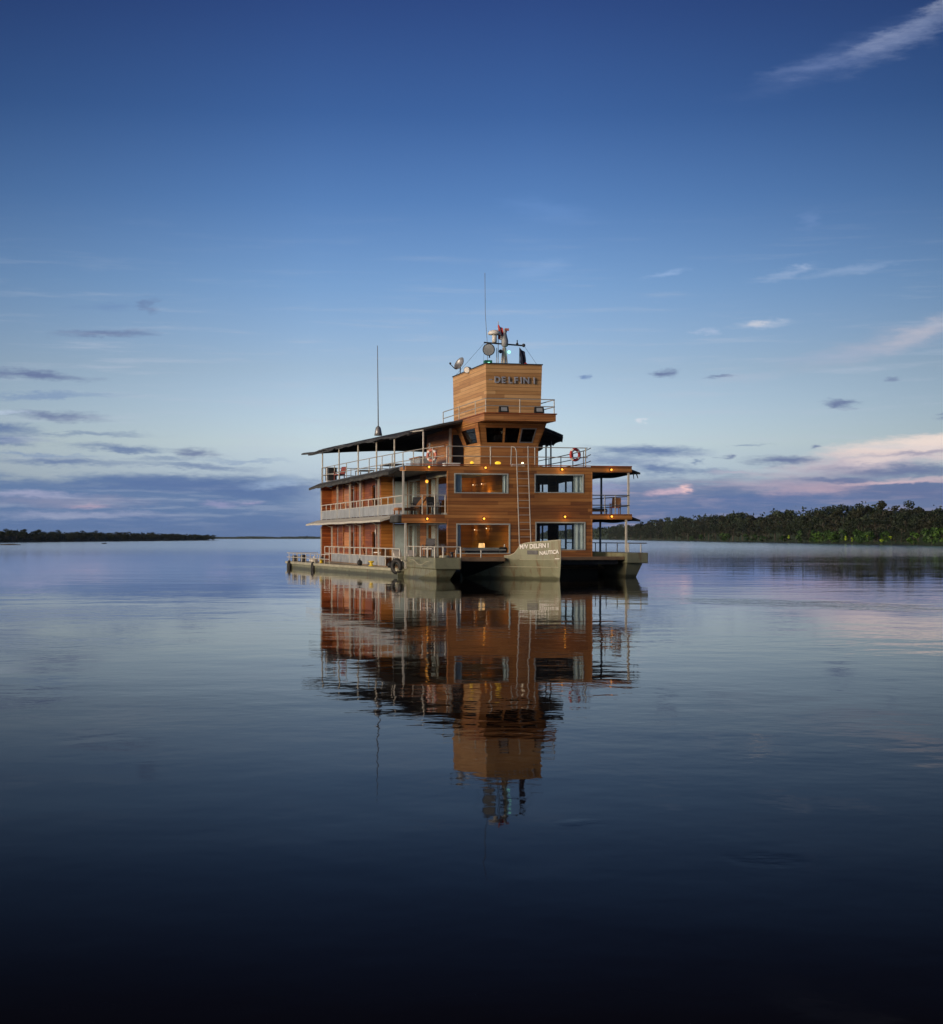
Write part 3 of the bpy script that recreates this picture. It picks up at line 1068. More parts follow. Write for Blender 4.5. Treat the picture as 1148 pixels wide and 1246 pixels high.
# --- port pontoon: raised box forward, low sponson aft
pb = MB()
pb.prism([(-6.41, -6.75), (-5.0, -6.75), (-5.0, 1.6), (-6.41, 1.6)], .54, 1.14)
P(pb, 'bow_box', 'hull', bevel=.05)
pb = MB()
pb.prism([(-6.05, -5.7), (-5.75, -5.7), (-5.3, 1.6), (-6.55, 1.6)], -.6, .53, [(-6.26, -6.45), (-5.2, -6.45), (-5.05, 1.6), (-6.36, 1.6)])
pb.prism([(-6.75, 1.0), (-5.3, 1.0), (-5.3, 31.5), (-8.85, 31.5), (-8.2, 18)], -.6, .30)
P(pb, 'pontoon', 'hull')
pb = MB()
pb.prism([(-6.83, .9), (-5.3, .9), (-5.3, 31.6), (-8.95, 31.6), (-8.28, 18)], .30, .47)
P(pb, 'gunwale', 'hull_light', bevel=.03)
# --- starboard pontoon
pb = MB()
pb.prism([(5.22, -3.0), (6.47, -3.0), (6.6, 8), (5.22, 8)], .76, 1.34)
P(pb, 'bow_box', 'hull', bevel=.05)
pb = MB()
pb.prism([(5.35, -2.2), (5.75, -2.2), (6.2, 2), (6.3, 30), (4.9, 30)], -.6, .75, [(5.3, -2.8), (6.2, -2.8), (6.45, 2), (6.5, 30), (4.9, 30)])
P(pb, 'pontoon', 'hull')

# --- decks
dk = MB()
dk.prism([(-5.02, -5.2), (-2.3, -5.2), (-1.9, -4.6), (1.2, -2.9), (5.2, -2.6), (5.2, 1.0), (-5.02, 1.0)], .94, 1.10)
dk.box(-6.6, 6.5, 1.0, 30.3, .38, .52)
P(dk, 'main_deck', 'deck')
tr = MB()
tr.box(-5.0, -2.3, -5.26, -5.203, .93, 1.12)
tr.hexa([(1.5, -2.95, .95), (5.2, -2.67, .95), (5.2, -2.61, .95), (1.5, -2.89, .95), (1.5, -2.95, 1.13), (5.2, -2.67, 1.13), (5.2, -2.61, 1.13), (1.5, -2.89, 1.13)])
P(tr, 'deck_edge', 'deck')
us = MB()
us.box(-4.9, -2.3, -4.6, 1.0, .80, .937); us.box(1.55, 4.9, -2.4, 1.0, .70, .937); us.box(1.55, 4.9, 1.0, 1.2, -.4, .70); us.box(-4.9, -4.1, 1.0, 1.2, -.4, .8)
P(us, 'deck_underside_shade', 'black')  # black sheets put the shade below the foredeck into the colour
dk = MB(); dk.box(-6.62, 6.5, .062, 30.3, 3.22, 3.44); P(dk, 'middle_deck', 'soffit')
dk = MB(); dk.box(-6.62, 6.5, .062, 30.3, 5.90, 6.13); P(dk, 'upper_deck', 'soffit')

# --- front house
WIN = [(-3.78, -.68, 4.62, 5.73), (.83, 3.72, 4.67, 5.73), (-3.66, -.57, 1.27, 2.95), (.88, 3.82, 1.46, 3.05)]
fw = MB()
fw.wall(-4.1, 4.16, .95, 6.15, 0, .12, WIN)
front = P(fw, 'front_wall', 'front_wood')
corner = MB()
for x0, x1 in ((-4.17, -4.1), (4.16, 4.23)):
    corner.box(x0, x1, -.012, .16, 1.1, 3.20); corner.box(x0, x1, -.012, .16, 3.46, 5.86)
P(corner, 'corner_board', 'pilot_wood', front)
# fascia boards carried out over the side galleries
for (x0, x1, z0, z1) in ((-6.72, -4.1, 2.98, 3.44), (4.16, 6.6, 3.20, 3.50), (-6.75, -4.1, 5.84, 6.13), (4.16, 6.58, 5.86, 6.18)):
    m = MB()
    if x0 < -6.7 and z0 > 5:
        m.prism([(-6.75, .35), (-6.5, 0), (-4.1, 0), (-4.1, .06), (-6.45, .06), (-6.68, .40)], z0, [6.02, 6.10, 6.13, 6.13, 6.10, 6.02])
    else:
        m.box(x0, x1, 0, .06, z0, z1)
    P(m, 'fascia', 'front_wood')
cap = MB()
cap.box(-6.5, 6.58, -.05, .10, 6.182, 6.225)
P(cap, 'deck_cap', 'red_wood')

# windows: pale frames, panes, curtains
for i, (x0, x1, z0, z1) in enumerate(WIN):
    f = MB()
    w = .07
    f.box(x0, x1, -.03, .09, z1 - w, z1); f.box(x0, x0 + w, -.03, .09, z0, z1 - w); f.box(x1 - w, x1, -.03, .09, z0, z1 - w)
    f.box(x0 + w, x1 - w, -.03, .09, z0, z0 + .05)
    fo = P(f, 'window_frame', 'frame', front)
    pz = MB(); pz.box(x0 + w, x1 - w, .035, .045, z0 + .05, z1 - w)
    P(pz, 'pane', 'glass', front)


def curtain(x0, x1, y, z0, z1, parent=None, axis='y'):
    b = MB()
    n = max(8, int((x1 - x0) / .05))

    def fn(u, v):
        x = x0 + (x1 - x0) * u
        o = .035 * math.sin(u * n * 1.15) * (1 - .3 * v)
        return (x, y + o, z0 + (z1 - z0) * v) if axis == 'y' else (y + o, x, z0 + (z1 - z0) * v)
    b.grid(fn, n * 2, 3)
    o = P(b, 'curtain', 'curtain', parent, smooth=True)
    s_ = o.modifiers.new('thick', 'SOLIDIFY'); s_.thickness = .012
    return o


for a in ((-3.70, -3.30, .2, 4.5, 5.72), (-.95, -.70, .2, 4.5, 5.72), (3.20, 3.66, .2, 4.5, 5.72), (-3.60, -3.36, .2, 1.2, 2.94), (3.22, 3.78, .2, 1.2, 3.04)):
    curtain(*a)

# side walls of the front cabins: glazing, one boarded pier each side
for sx, piers in ((-1, (5.6, 7.2)), (1, (6.4, 8.1))):
    x = -4.06 if sx < 0 else 4.12
    for z0, z1 in ((.53, 3.2), (3.45, 5.88)):
        m = MB()
        m.box(x - .09, x + .09, piers[0], piers[1], z0, z1)
        P(m, 'pier', 'front_wood')
        fr = MB()
        hd = z1 - .30
        for ya, yb in ((.13, piers[0]), (piers[1], 10.9)):
            fr.box(x - .05, x + .05, ya, yb, hd, hd + .10)
            fr.box(x - .05, x + .05, ya, yb, z0, z0 + .10)
            for yy in (ya + .03, (ya + yb) / 2, yb - .07):
                fr.box(x - .05, x + .05, yy, yy + .06, z0 + .10, hd)
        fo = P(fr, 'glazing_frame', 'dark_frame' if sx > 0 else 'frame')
        g1 = MB()
        for ya, yb in ((.2, piers[0] - .1), (piers[1] + .1, 10.8)):
            g1.box(x - .006, x + .006, ya, yb, z0 + .10, hd)
        P(g1, 'pane', 'glass', fo)
        hdw = MB(); hdw.box(x - .09, x + .09, .13, piers[0], hd + .10, z1); hdw.box(x - .09, x + .09, piers[1], 10.9, hd + .10, z1)
        P(hdw, 'header', 'dark_frame')
    if sx < 0:
        for z0, z1 in ((.6, 2.9), (3.5, 5.55)):
            curtain(4.3, 5.3, x + .2, z0, z1, None, 'x')
            curtain(9.6, 10.6, x + .2, z0, z1, None, 'x')
        curtain(.5, 1.2, x + .2, 3.5, 5.55, None, 'x')
# cabin divider and after bulkhead
m = MB(); m.box(-.05, .05, .13, 10.9, .53, 3.2); m.box(-.05, .05, .13, 10.9, 3.45, 5.88); P(m, 'cabin_divider', 'room_wood')
m = MB(); m.box(-4.15, 4.2, 10.9, 11.0, .53, 3.2); m.box(-4.15, 4.2, 10.9, 11.0, 3.45, 5.88); P(m, 'after_bulkhead', 'room_wood')
m = MB(); m.box(-4.0, 4.05, .13, 10.9, .53, .60); P(m, 'cabin_floor', 'deck')

# after house with a front bulkhead on each deck
for z0, z1 in ((.53, 3.2), (3.45, 5.88)):
    m = MB()
    ds = [(12.8, 13.9, z0, z0 + 2.0), (20.6, 21.6, z0, z0 + 2.0)]
    m.wall(11.0, 30.0, z0, z1, -5.8, -5.7, ds, 'x')
    m.box(-6.5, -5.8, 29.9, 30.0, z0, z1)
    m.box(-5.7, 5.7, 29.9, 30.0, z0, z1)
    m.box(4.3, 4.4, 11.0, 29.9, z0, z1)
    P(m, 'after_house_wall', 'red_wood')
    m = MB(); m.box(-5.8, -4.95, 10.94, 11.0, z0, z1)
    P(m, 'bulkhead_panel', 'door_wood')
    m = MB(); m.box(-4.95, -4.15, 10.94, 11.0, z0, z1 - .25)
    P(m, 'bulkhead_door', 'curtain')
    for (ya, yb, za, zb) in ds:
        m = MB(); m.box(-5.62, -5.56, ya, yb, za, zb)
        dr = P(m, 'door', 'dark_frame')
        m = MB(); m.ball((-5.64, ya + .12, za + 1.0), .035, 8); P(m, 'handle', 'grey_metal', dr)
    # pilasters that part the side wall
    for yy in (16.6, 19.4, 24.4, 27.2):
        m = MB(); m.box(-5.88, -5.803, yy, yy + .22, z0, z1); P(m, 'pilaster', 'pilot_wood' if yy in (24.4, 16.6) else 'red_wood')
    m = MB(); m.wall(22.2, 24.2, z0 + .9, z0 + 2.0, -5.835, -5.803, [], 'x'); P(m, 'shutter', 'door_wood')

# --- side galleries: outer posts
for (pts, z0, z1) in (([(-6.52, 30.1), (-6.5, 25.4), (-6.5, 18.0), (-6.5, 14.2), (-6.5, 8.0), (-6.5, .12)], .47, 2.97),
                      ([(-6.52, 30.1), (-6.5, 23.0), (-6.5, 18.0), (-6.5, 14.2), (-6.5, 8.0), (-6.62, .12)], 3.45, 5.83)):
    for (x, y) in pts:
        m = MB(); m.box(x - .05, x + .05, y - .05, y + .05, z0, z1); P(m, 'gallery_post', 'white_paint')
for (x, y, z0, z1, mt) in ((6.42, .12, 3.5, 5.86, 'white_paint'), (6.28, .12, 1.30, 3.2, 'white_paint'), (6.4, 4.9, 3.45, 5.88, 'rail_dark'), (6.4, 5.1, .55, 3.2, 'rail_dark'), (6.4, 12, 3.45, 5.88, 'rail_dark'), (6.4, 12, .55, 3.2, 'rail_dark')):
    m = MB(); m.box(x - .05, x + .05, y - .05, y + .05, z0, z1); P(m, 'gallery_post', mt)


# --- railings
def railing(pts, z0, heights, posts, r=.03, mat='rail', pr=.03, pmat=None):
    """rails at the given heights along a plan line, a post at each given fraction of its length"""
    m = MB()
    for h in heights:
        m.path([(p[0], p[1], (p[2] if len(p) > 2 else z0) + h) for p in pts], r, 7)
    o = P(m, 'railing', mat)
    L_ = [0]
    V3 = [Vector((p[0], p[1], p[2] if len(p) > 2 else z0)) for p in pts]
    for a, b_ in zip(V3, V3[1:]):
        L_.append(L_[-1] + (b_ - a).length)
    for f in posts:
        s_ = f * L_[-1]
        for i in range(len(V3) - 1):
            if s_ <= L_[i + 1] + 1e-6:
                q = V3[i].lerp(V3[i + 1], (s_ - L_[i]) / max(1e-6, L_[i + 1] - L_[i]))
                break
        b = MB(); b.tube(q, q + Vector((0, 0, max(heights))), pr, 7)
        P(b, 'railing_post', pmat or mat, o)
    return o


fr_ = lambda n, a=0.0, b=1.0: [a + (b - a) * i / (n - 1) for i in range(n)]
# middle deck, port: pale screen below, balusters above
railing([(-6.5, .3), (-6.5, 30.0)], 3.45, [1.05, .62], fr_(15, .02, 1), .035, 'white_paint', .035)
m = MB(); m.box(-6.53, -6.515, .5, 29.9, 3.48, 4.06); P(m, 'railing_screen', 'pale_panel')
# main deck, port
railing([(-6.5, 1.7), (-6.5, 28.6)], .52, [1.02, .55], fr_(14), .035, 'white_paint', .035)
m = MB(); m.box(-6.53, -6.515, 6.0, 25.5, .53, 1.05); P(m, 'railing_screen', 'pale_panel')
# port corner, middle deck front and on the bow box
railing([(-6.55, .06), (-4.2, .06)], 3.45, [1.06, .45], [.42, .72, .97], .028, 'rail', .035)
railing([(-6.35, 1.2), (-6.35, -6.65), (-5.02, -6.65)], 1.14, [.55], fr_(5, .1, .84) + [.90, 1], .028, 'white_paint', .04)
railing([(-4.9, -5.1), (-2.2, -5.1)], 1.10, [.42], [0, .5], .025, 'rail', .035)
# starboard
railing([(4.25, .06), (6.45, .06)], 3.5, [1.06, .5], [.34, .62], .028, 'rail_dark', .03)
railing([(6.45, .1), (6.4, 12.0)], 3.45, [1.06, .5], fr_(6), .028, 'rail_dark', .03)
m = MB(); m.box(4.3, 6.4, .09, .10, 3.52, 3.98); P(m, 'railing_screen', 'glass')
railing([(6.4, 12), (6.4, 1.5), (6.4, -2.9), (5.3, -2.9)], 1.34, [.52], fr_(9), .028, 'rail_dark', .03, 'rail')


# upper deck rail narrows towards the front with the canopy above it
def xr(y):
    return 4.2 + 2.3 * (max(0, y) / 30) ** .55


railing([(-4.15, .15), (4.0, .15)], 6.13, [1.09, .55], [0, .305, .62, .985], .026, 'rail', .035)
railing([(-xr(y), y) for y in (.15, 2, 4, 7, 10, 14, 19, 24, 30)], 6.13, [1.09, .55], [.05, .1, .16, .23, .31, .39, .5, .6, .72, .85, 1], .026, 'rail', .03)
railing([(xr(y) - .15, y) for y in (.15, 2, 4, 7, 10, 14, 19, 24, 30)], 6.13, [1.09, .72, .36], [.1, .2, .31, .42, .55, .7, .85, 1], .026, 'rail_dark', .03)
railing([(-6.5, 30), (6.3, 30)], 6.13, [1.09, .55], fr_(7), .026, 'rail', .03)
# stern of the sponson
railing([(-8.1, 16.5, .47), (-8.3, 20.5, .47), (-8.85, 31.4, .47), (-6.6, 31.4, .47)], .47, [.60, .3], fr_(12), .025, 'white_paint', .025)

# --- awnings along the galleries
m = MB()
m.grid(lambda u, v: (-6.55 - .68 * v, 1.3 + 30.2 * u, 6.12 - .30 * v + .02 * math.sin(u * 37) * v - .012 * math.sin(u * 90 + v)), 60, 3, .16)
P(m, 'side_awning', 'dark_awning')
m = MB()
m.grid(lambda u, v: (-6.60 - .85 * v, 2.6 + 28.9 * u, 3.43 - .26 * v + .012 * math.sin(u * 23) * v), 60, 3, .12)
P(m, 'side_awning', 'white_awning')
m = MB(); m.box(-6.9, -6.62, .35, 2.55, 3.0, 3.40); P(m, 'rolled_awning', 'dark_awning', bevel=.06)
for z in (6.13, 3.44):
    m = MB()
    m.grid(lambda u, v: (6.45 + .75 * v, .3 + 29.5 * u, z - .26 * v + .04 * math.sin(u * 30) * v), 40, 3, .10)
    P(m, 'side_awning', 'dark_awning')
m = MB(); m.tube((6.95, .4, 5.95), (7.1, .42, 5.55), .05, 6, .02); m.tube((6.8, .4, 5.9), (6.85, .42, 5.5), .04, 6, .015); P(m, 'awning_tie', 'dark_awning')


for zt_, ys in ((6.0, (25.4, 18.0, 14.2, 8.0)), (3.3, (25.4, 18.0, 14.2, 8.0))):
    for y in ys:
        m = MB(); m.tube((-6.5, y, zt_ - .42), (-7.15, y, zt_ - .14), .022, 6); P(m, 'awning_bracket', 'white_paint')
m = MB()
pts = []
for i in range(25):
    t_ = i / 24
    pts.append((-6.62 - .1 * math.sin(t_ * 3.1), 1.0 - 7.4 * t_, .95 - .24 * math.sin(t_ * math.pi * 2) ** 2 + .12 * (1 - t_)))
m.path(pts, .022, 6); P(m, 'mooring_rope', 'hull_light')
m = MB(); m.torus((-5.7, -5.9, 1.17), (0, 0, 1), .26, .035, n=20, m=6); m.torus((-5.7, -5.9, 1.22), (0, 0, 1), .22, .035, n=20, m=6); P(m, 'rope_coil', 'hull_light')
m = MB(); m.lathe((-5.4, -6.3, 1.14), [(.10, 0), (.07, .05), (.07, .2), (.12, .24), (.12, .28), (.02, .29)], 12); P(m, 'bollard', 'dark_metal')
m = MB(); m.lathe((-.25, -6.9, 1.14), [(.12, 0), (.09, .05), (.09, .3), (.15, .34), (.15, .4), (.02, .41)], 12); P(m, 'bollard', 'dark_metal')
for y in (6.5, 12.0, 20.0, 26.5):
    m = MB(); m.tube((-5.9, y, .6), (-5.9, y, 5.85), .03, 6); P(m, 'drain_pipe', 'pale_panel')

# --- canopy over the upper deck
def cw(y):
    return xr(y) + .25 + max(0, y - 31) * .12


def canopy_pt(u, v):
    y = 5 + 29.5 * u
    s_ = v * 2 - 1
    drop = max(0, y - 31) * .10
    z = 8.26 + .34 * u + 1.0 * (1 - abs(s_) ** 1.7) * (1 - max(0, y - 30.5) * .16) - drop * .3 - .10 * math.sin(u * math.pi * 5) ** 2 * abs(s_) ** 3
    z += .015 * math.sin(u * 60) * abs(s_) + .01 * math.sin(u * 140 + s_ * 3)
    return (s_ * (cw(y) if s_ < 0 else min(cw(y), 4.05 + .30 * (y - 5))), y, z)


m = MB(); m.grid(canopy_pt, 44, 16, .10)
can = P(m, 'canopy', 'canopy')
for y in (5.2, 9, 13, 18, 24, 30):
    m = MB()
    m.path([Vector(canopy_pt((y - 5) / 29.5, v / 10)) - Vector((0, 0, .16)) for v in range(11)], .03, 6)
    P(m, 'canopy_hoop', 'rail_dark', can)
m = MB()
for y0, y1, d_ in ((12.5, 15, .25), (16, 24, .42), (25, 33, .34)):
    m.grid(lambda u, v: ((cw(y0 + (y1 - y0) * u)) - .05, y0 + (y1 - y0) * u, 8.36 - v * d_ * (.75 + .25 * math.sin(u * 9 + y0) ** 2)), 16, 2)
    m.grid(lambda u, v: (-(cw(y0 + (y1 - y0) * u)) + .05, y0 + (y1 - y0) * u, 8.36 - v * .12 * (.75 + .25 * math.sin(u * 9 + y0) ** 2)), 16, 2)
vo = P(m, 'canopy_valance', 'canopy', can)
s_ = vo.modifiers.new('thick', 'SOLIDIFY'); s_.thickness = .03
for sx in (-1, 1):
    for y in (3.2, 9.0, 13.3, 18.3, 24.2, 30.0):
        if y < 10 and sx > 0:
            continue
        x = sx * (xr(y) - (.05 if sx < 0 else .2))
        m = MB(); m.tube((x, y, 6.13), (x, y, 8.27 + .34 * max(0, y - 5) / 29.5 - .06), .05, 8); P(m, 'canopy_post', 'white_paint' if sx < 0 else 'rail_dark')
m = MB(); m.tube((-xr(3.2) + .05, 3.2, 8.28), (-xr(5.4), 5.4, 8.32), .04, 7); P(m, 'canopy_brace', 'white_paint')
m = MB(); m.tube((4.2, 8.0, 6.13), (4.2, 8.0, 8.5), .05, 8); P(m, 'canopy_post', 'rail_dark')

# --- stair house behind the wheelhouse
m = MB()
m.box(-2.35, -2.25, 7.0, 13.5, 6.13, 8.66); m.box(2.25, 2.35, 7.0, 13.5, 6.13, 8.66); m.box(-2.25, 2.25, 13.4, 13.5, 6.13, 8.66)
m.wall(-2.25, 2.25, 6.13, 8.66, 7.0, 7.1, [(-2.2, -1.5, 6.13, 8.3)])
P(m, 'stair_house_wall', 'door_wood')
m = MB(); m.box(-2.44, -2.3, 6.88, 7.0, 6.13, 8.66); P(m, 'stair_house_post', 'white_paint')
m = MB(); m.box(-2.2, -1.5, 7.2, 7.25, 6.13, 8.3); P(m, 'door', 'dark_frame')  # dark sheet painted for the shade in the door recess
m = MB(); m.box(-2.40, -2.352, 12.3, 12.7, 7.3, 8.1); P(m, 'notice_board', 'white')

# --- wheelhouse: lower box, upper part leaning out
zs, zm, zt = 6.13, 7.47, 8.66


def leanwall(a0, a1, b0, b1, inward, th=.10):
    """wall slab between the low line a0-a1 and the high line b0-b1, thickness towards 'inward'"""
    i = Vector(inward) * th
    m_ = MB()
    q = [Vector(a0), Vector(a1), Vector(a1) + i, Vector(a0) + i, Vector(b0), Vector(b1), Vector(b1) + i, Vector(b0) + i]
    return m_.hexa(q)


m = MB()
m.box(-1.70, 1.70, 2.2, 2.3, zs, zm)
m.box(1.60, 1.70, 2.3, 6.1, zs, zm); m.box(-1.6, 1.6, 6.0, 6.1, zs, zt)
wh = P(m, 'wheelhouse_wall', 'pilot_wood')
m = MB(); m.box(-1.72, -1.60, 2.3, 6.1, zs, zm); P(m, 'sunlit_side_panel', 'gold_wood', wh)  # paler boards than the front: sunlight on this side put into the colour
XL, XH, YF, YH = 1.72, 2.02, 2.17, 1.62


def fpt(s_, h, off=0.0):
    """point on the leaning front: s -1..1 across, h 0..1 up"""
    x = (XL + (XH - XL) * h) * s_
    return Vector((x, YF + (YH - YF) * h - off, zm + (zt - zm) * h))


def spt(sx, t, h, off=0.0):
    """point on a leaning side: t 0 at the front, 1 aft"""
    x = (XL + (XH - XL) * h + off) * sx
    y = (YF + (YH - YF) * h) * (1 - t) + (6.1 + .9 * h) * t
    return Vector((x, y, zm + (zt - zm) * h))


def patch(mb, fn, s0, s1, h0, h1, inward, th=.09):
    i = Vector(inward) * th
    a, b_, c, d_ = fn(s0, h0), fn(s1, h0), fn(s1, h1), fn(s0, h1)
    mb.hexa([a, b_, b_ + i, a + i, d_, c, c + i, d_ + i])


FW = [(-.78, -.25), (-.19, .25), (.30, .76)]
hs0, hs1 = .09, .78
m = MB()
inn = (0, 1, 0)
patch(m, fpt, -1, 1, 0, hs0, inn); patch(m, fpt, -1, 1, hs1, 1, inn)
for a, b_ in zip([-1] + [w[1] for w in FW], [w[0] for w in FW] + [1]):
    patch(m, fpt, a, b_, hs0, hs1, inn)
for sx in (-1, 1):
    f = lambda t, h: spt(sx, t, h)
    ii = (-sx, 0, 0)
    patch(m, f, 0, 1, 0, .10, ii); patch(m, f, 0, 1, .80, 1, ii); patch(m, f, 0, .17, .10, .80, ii); patch(m, f, .82, 1, .10, .80, ii)
P(m, 'wheelhouse_bay', 'pilot_wood', wh)
for a, b_ in FW:
    m = MB(); patch(m, lambda s_, h: fpt(s_, h, -.03), a, b_, hs0, hs1, inn, .012); P(m, 'pane', 'smoke_glass', wh)
m = MB()
a, b_ = FW[2]
for q in ((a, a + .035, hs0, hs1), (b_ - .035, b_, hs0, hs1), (a + .035, b_ - .035, hs0, hs0 + .05), (a + .035, b_ - .035, hs1 - .05, hs1)):
    patch(m, lambda s_, h: fpt(s_, h, .012), *q, inn, .03)
P(m, 'sliding_window_frame', 'grey_metal', wh)
for sx in (-1, 1):
    m = MB(); patch(m, lambda t, h: spt(sx, t, h, -.03), .17, .82, .10, .80, (-sx, 0, 0), .012); P(m, 'pane', 'smoke_glass', wh)
m = MB(); m.box(-1.3, 1.3, 2.6, 3.2, zs, 7.45); m.box(-.2, .25, 2.45, 2.6, 7.3, 7.62); P(m, 'helm_console', 'dark_frame', wh)
m = MB(); m.torus((0.1, 3.3, 7.55), (0, 1, .2), .34, .03, n=20, m=6)
for k in range(3):
    t_ = k * math.pi / 3
    m.tube((.1 - .34 * math.cos(t_), 3.3, 7.55 - .34 * math.sin(t_)), (.1 + .34 * math.cos(t_), 3.3, 7.55 + .34 * math.sin(t_)), .018, 6)
P(m, 'steering_wheel', 'teak', wh)

# --- wheelhouse roof deck
m = MB()
m.box(-2.06, 2.08, 0.0, 10.5, 8.68, 9.06)
P(m, 'roof_deck', 'pilot_wood')
m = MB(); m.box(-2.12, 2.14, -.06, 10.56, 9.062, 9.12); P(m, 'roof_coping', 'red_wood')
railing([(-2.0, 10.4), (-2.0, .06), (2.02, .06), (2.02, 10.4)], 9.12, [.78, .38], [0, .17, .33, .42, .50, .584, .70, .84, 1], .026, 'rail', .03)

# --- lookout tower
m = MB()
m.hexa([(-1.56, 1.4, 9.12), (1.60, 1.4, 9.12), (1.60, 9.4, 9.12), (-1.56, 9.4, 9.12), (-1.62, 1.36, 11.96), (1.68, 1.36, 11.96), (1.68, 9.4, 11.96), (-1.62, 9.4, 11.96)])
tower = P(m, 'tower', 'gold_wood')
m = MB(); m.box(-1.66, 1.72, 1.32, 9.44, 11.963, 12.02); P(m, 'tower_coping', 'dark_metal', tower)
m = MB()
for x in (-1.575, 1.605):
    m.box(x - .05, x + .05, 1.33, 1.356, 9.15, 11.9)
sg = [('D', -1.16), ('E', -.74), ('L', -.34), ('F', 0.0), ('I', .36), ('N', .53), ('I', 1.13)]
for ch, x in sg:
    letters('sign_letter', ch, 'silver', (x, 1.30, 10.90), (1, 0, 0), (0, -1, 0), .50, tower, .035, 1.0, .012)
m = MB(); m.box(-1.44, -1.26, 1.33, 1.356, 11.05, 11.10); P(m, 'sign_dash', 'silver', tower)

# --- mast and gear on the tower
m = MB()
m.tube((.17, 4, 12.02), (.17, 4, 13.3), .10, 8, .075); m.tube((-.02, 4, 12.02), (.10, 4, 13.2), .05, 7); m.tube((.36, 4, 12.02), (.24, 4, 13.2), .05, 7)
mast = P(m, 'mast', 'white_paint')
m = MB(); m.lathe((.20, 4, 13.25), [(.10, 0), (.20, .08), (.21, .35), (.12, .7), (.07, 1.0), (.05, 1.05)], 12); P(m, 'mast_head', 'pale_panel', mast, smooth=True)
m = MB(); m.box(.20, .44, 3.95, 4.05, 14.20, 14.34); m.tube((.3, 4, 14.1), (.3, 4, 14.3), .03, 6); P(m, 'mast_lamp', 'pale_red', mast)
m = MB(); m.tube((-1.05, 4, 13.48), (1.36, 4, 13.36), .045, 8); m.ball((1.34, 4, 13.38), .11, 8); m.tube((.95, 4, 13.38), (.95, 4, 13.68), .03, 6); m.ball((.95, 4, 13.45), .08, 8); P(m, 'crossbar', 'dark_metal', mast)
m = MB(); m.lathe((-.42, 4, 13.92), [(.05, 0), (.36, .03), (.40, .10), (.33, .22), (.15, .29), (.02, .30)], 18); m.tube((-.42, 4, 13.5), (-.42, 4, 13.93), .14, 10); P(m, 'radar_dome', 'white', mast, smooth=True)
m = MB(); m.tube((-.88, 3.55, 13.02), (-.72, 4.05, 13.1), .36, 20, .30); m.tube((-.72, 4, 12.6), (-.72, 4, 13.1), .04, 6); sl_ = P(m, 'searchlight', 'dark_metal', mast)
m = MB(); m.tube((-.893, 3.51, 13.013), (-.883, 3.545, 13.019), .31, 20); P(m, 'lens', 'pale_panel', sl_)
m = MB(); m.box(-1.08, -.66, 3.6, 4.0, 12.03, 12.42); gl_ = P(m, 'navigation_lamp', 'green_paint')
m = MB(); m.box(-.93, -.81, 3.55, 3.595, 12.14, 12.3); P(m, 'lens', 'green_light', gl_)
m = MB(); m.ball((.42, 3.85, 12.95), .10, 10); P(m, 'navigation_lamp', 'green_light', mast)
m = MB(); m.ball((-.08, 3.9, 12.98), .12, 8); P(m, 'horn', 'dark_metal', mast)
m = MB(); m.tube((-1.02, 4, 13.46), (-1.55, 9.2, 12.0), .008, 5); m.tube((1.36, 4, 13.36), (1.66, 2.2, 12.02), .008, 5); m.tube((-1.02, 4, 13.46), (-1.6, 2, 12.02), .006, 5); P(m, 'stay_wire', 'dark_metal', mast)
m = MB(); m.path([(-.86, 3.9, 12.4), (-.88, 3.95, 13.6), (-1.0, 3.9, 15.2), (-1.02, 3.9, 17.5)], .014, 5); P(m, 'whip_antenna', 'dark_metal', mast)
m = MB(); m.tube((-.17, 4.1, 12.02), (-.17, 4.1, 14.75), .02, 6); m.tube((-.26, 4.1, 12.02), (-.26, 4.1, 13.2), .02, 6); P(m, 'flagstaff', 'white_paint', mast)
m = MB(); m.tube((1.07, 4, 12.02), (1.10, 4, 13.25), .02, 6); P(m, 'flagstaff', 'dark_metal', mast)
# satellite dish and spotlight at the after corner
m = MB()
prof = [(.02, -.12), (.2, -.09), (.36, -.02), (.43, .05)]
vs_, fs_ = [], []
m.lathe((0, 0, 0), prof + [(.41, .06), (.34, .0), (.18, -.07), (.02, -.10)], 20)
ax = Matrix.Translation((-1.3, 9.0, 12.75)) @ Matrix.Rotation(R(-62), 4, 'Y') @ Matrix.Rotation(R(20), 4, 'X')
m.v = [tuple(ax @ Vector(p)) for p in m.v]
dish = P(m, 'satellite_dish', 'grey_metal', smooth=True)
m = MB(); m.tube((-1.25, 9.05, 12.0), (-1.25, 9.0, 12.7), .035, 7); m.path([(-1.25, 9, 12.5), (-1.6, 9, 12.45), (-1.88, 9, 12.72)], .025, 6); m.ball((-1.88, 9, 12.76), .07, 8); P(m, 'dish_arm', 'dark_metal', dish)
m = MB(); m.tube((-1.75, 5.3, 12.0), (-1.5, 5.7, 12.05), .20, 14, .16); m.tube((-1.55, 5.6, 11.95), (-1.5, 5.6, 12.1), .05, 6); s2 = P(m, 'spotlight', 'dark_metal')
m = MB(); m.tube((-1.765, 5.275, 11.997), (-1.755, 5.29, 11.999), .17, 14); P(m, 'lens', 'white', s2)
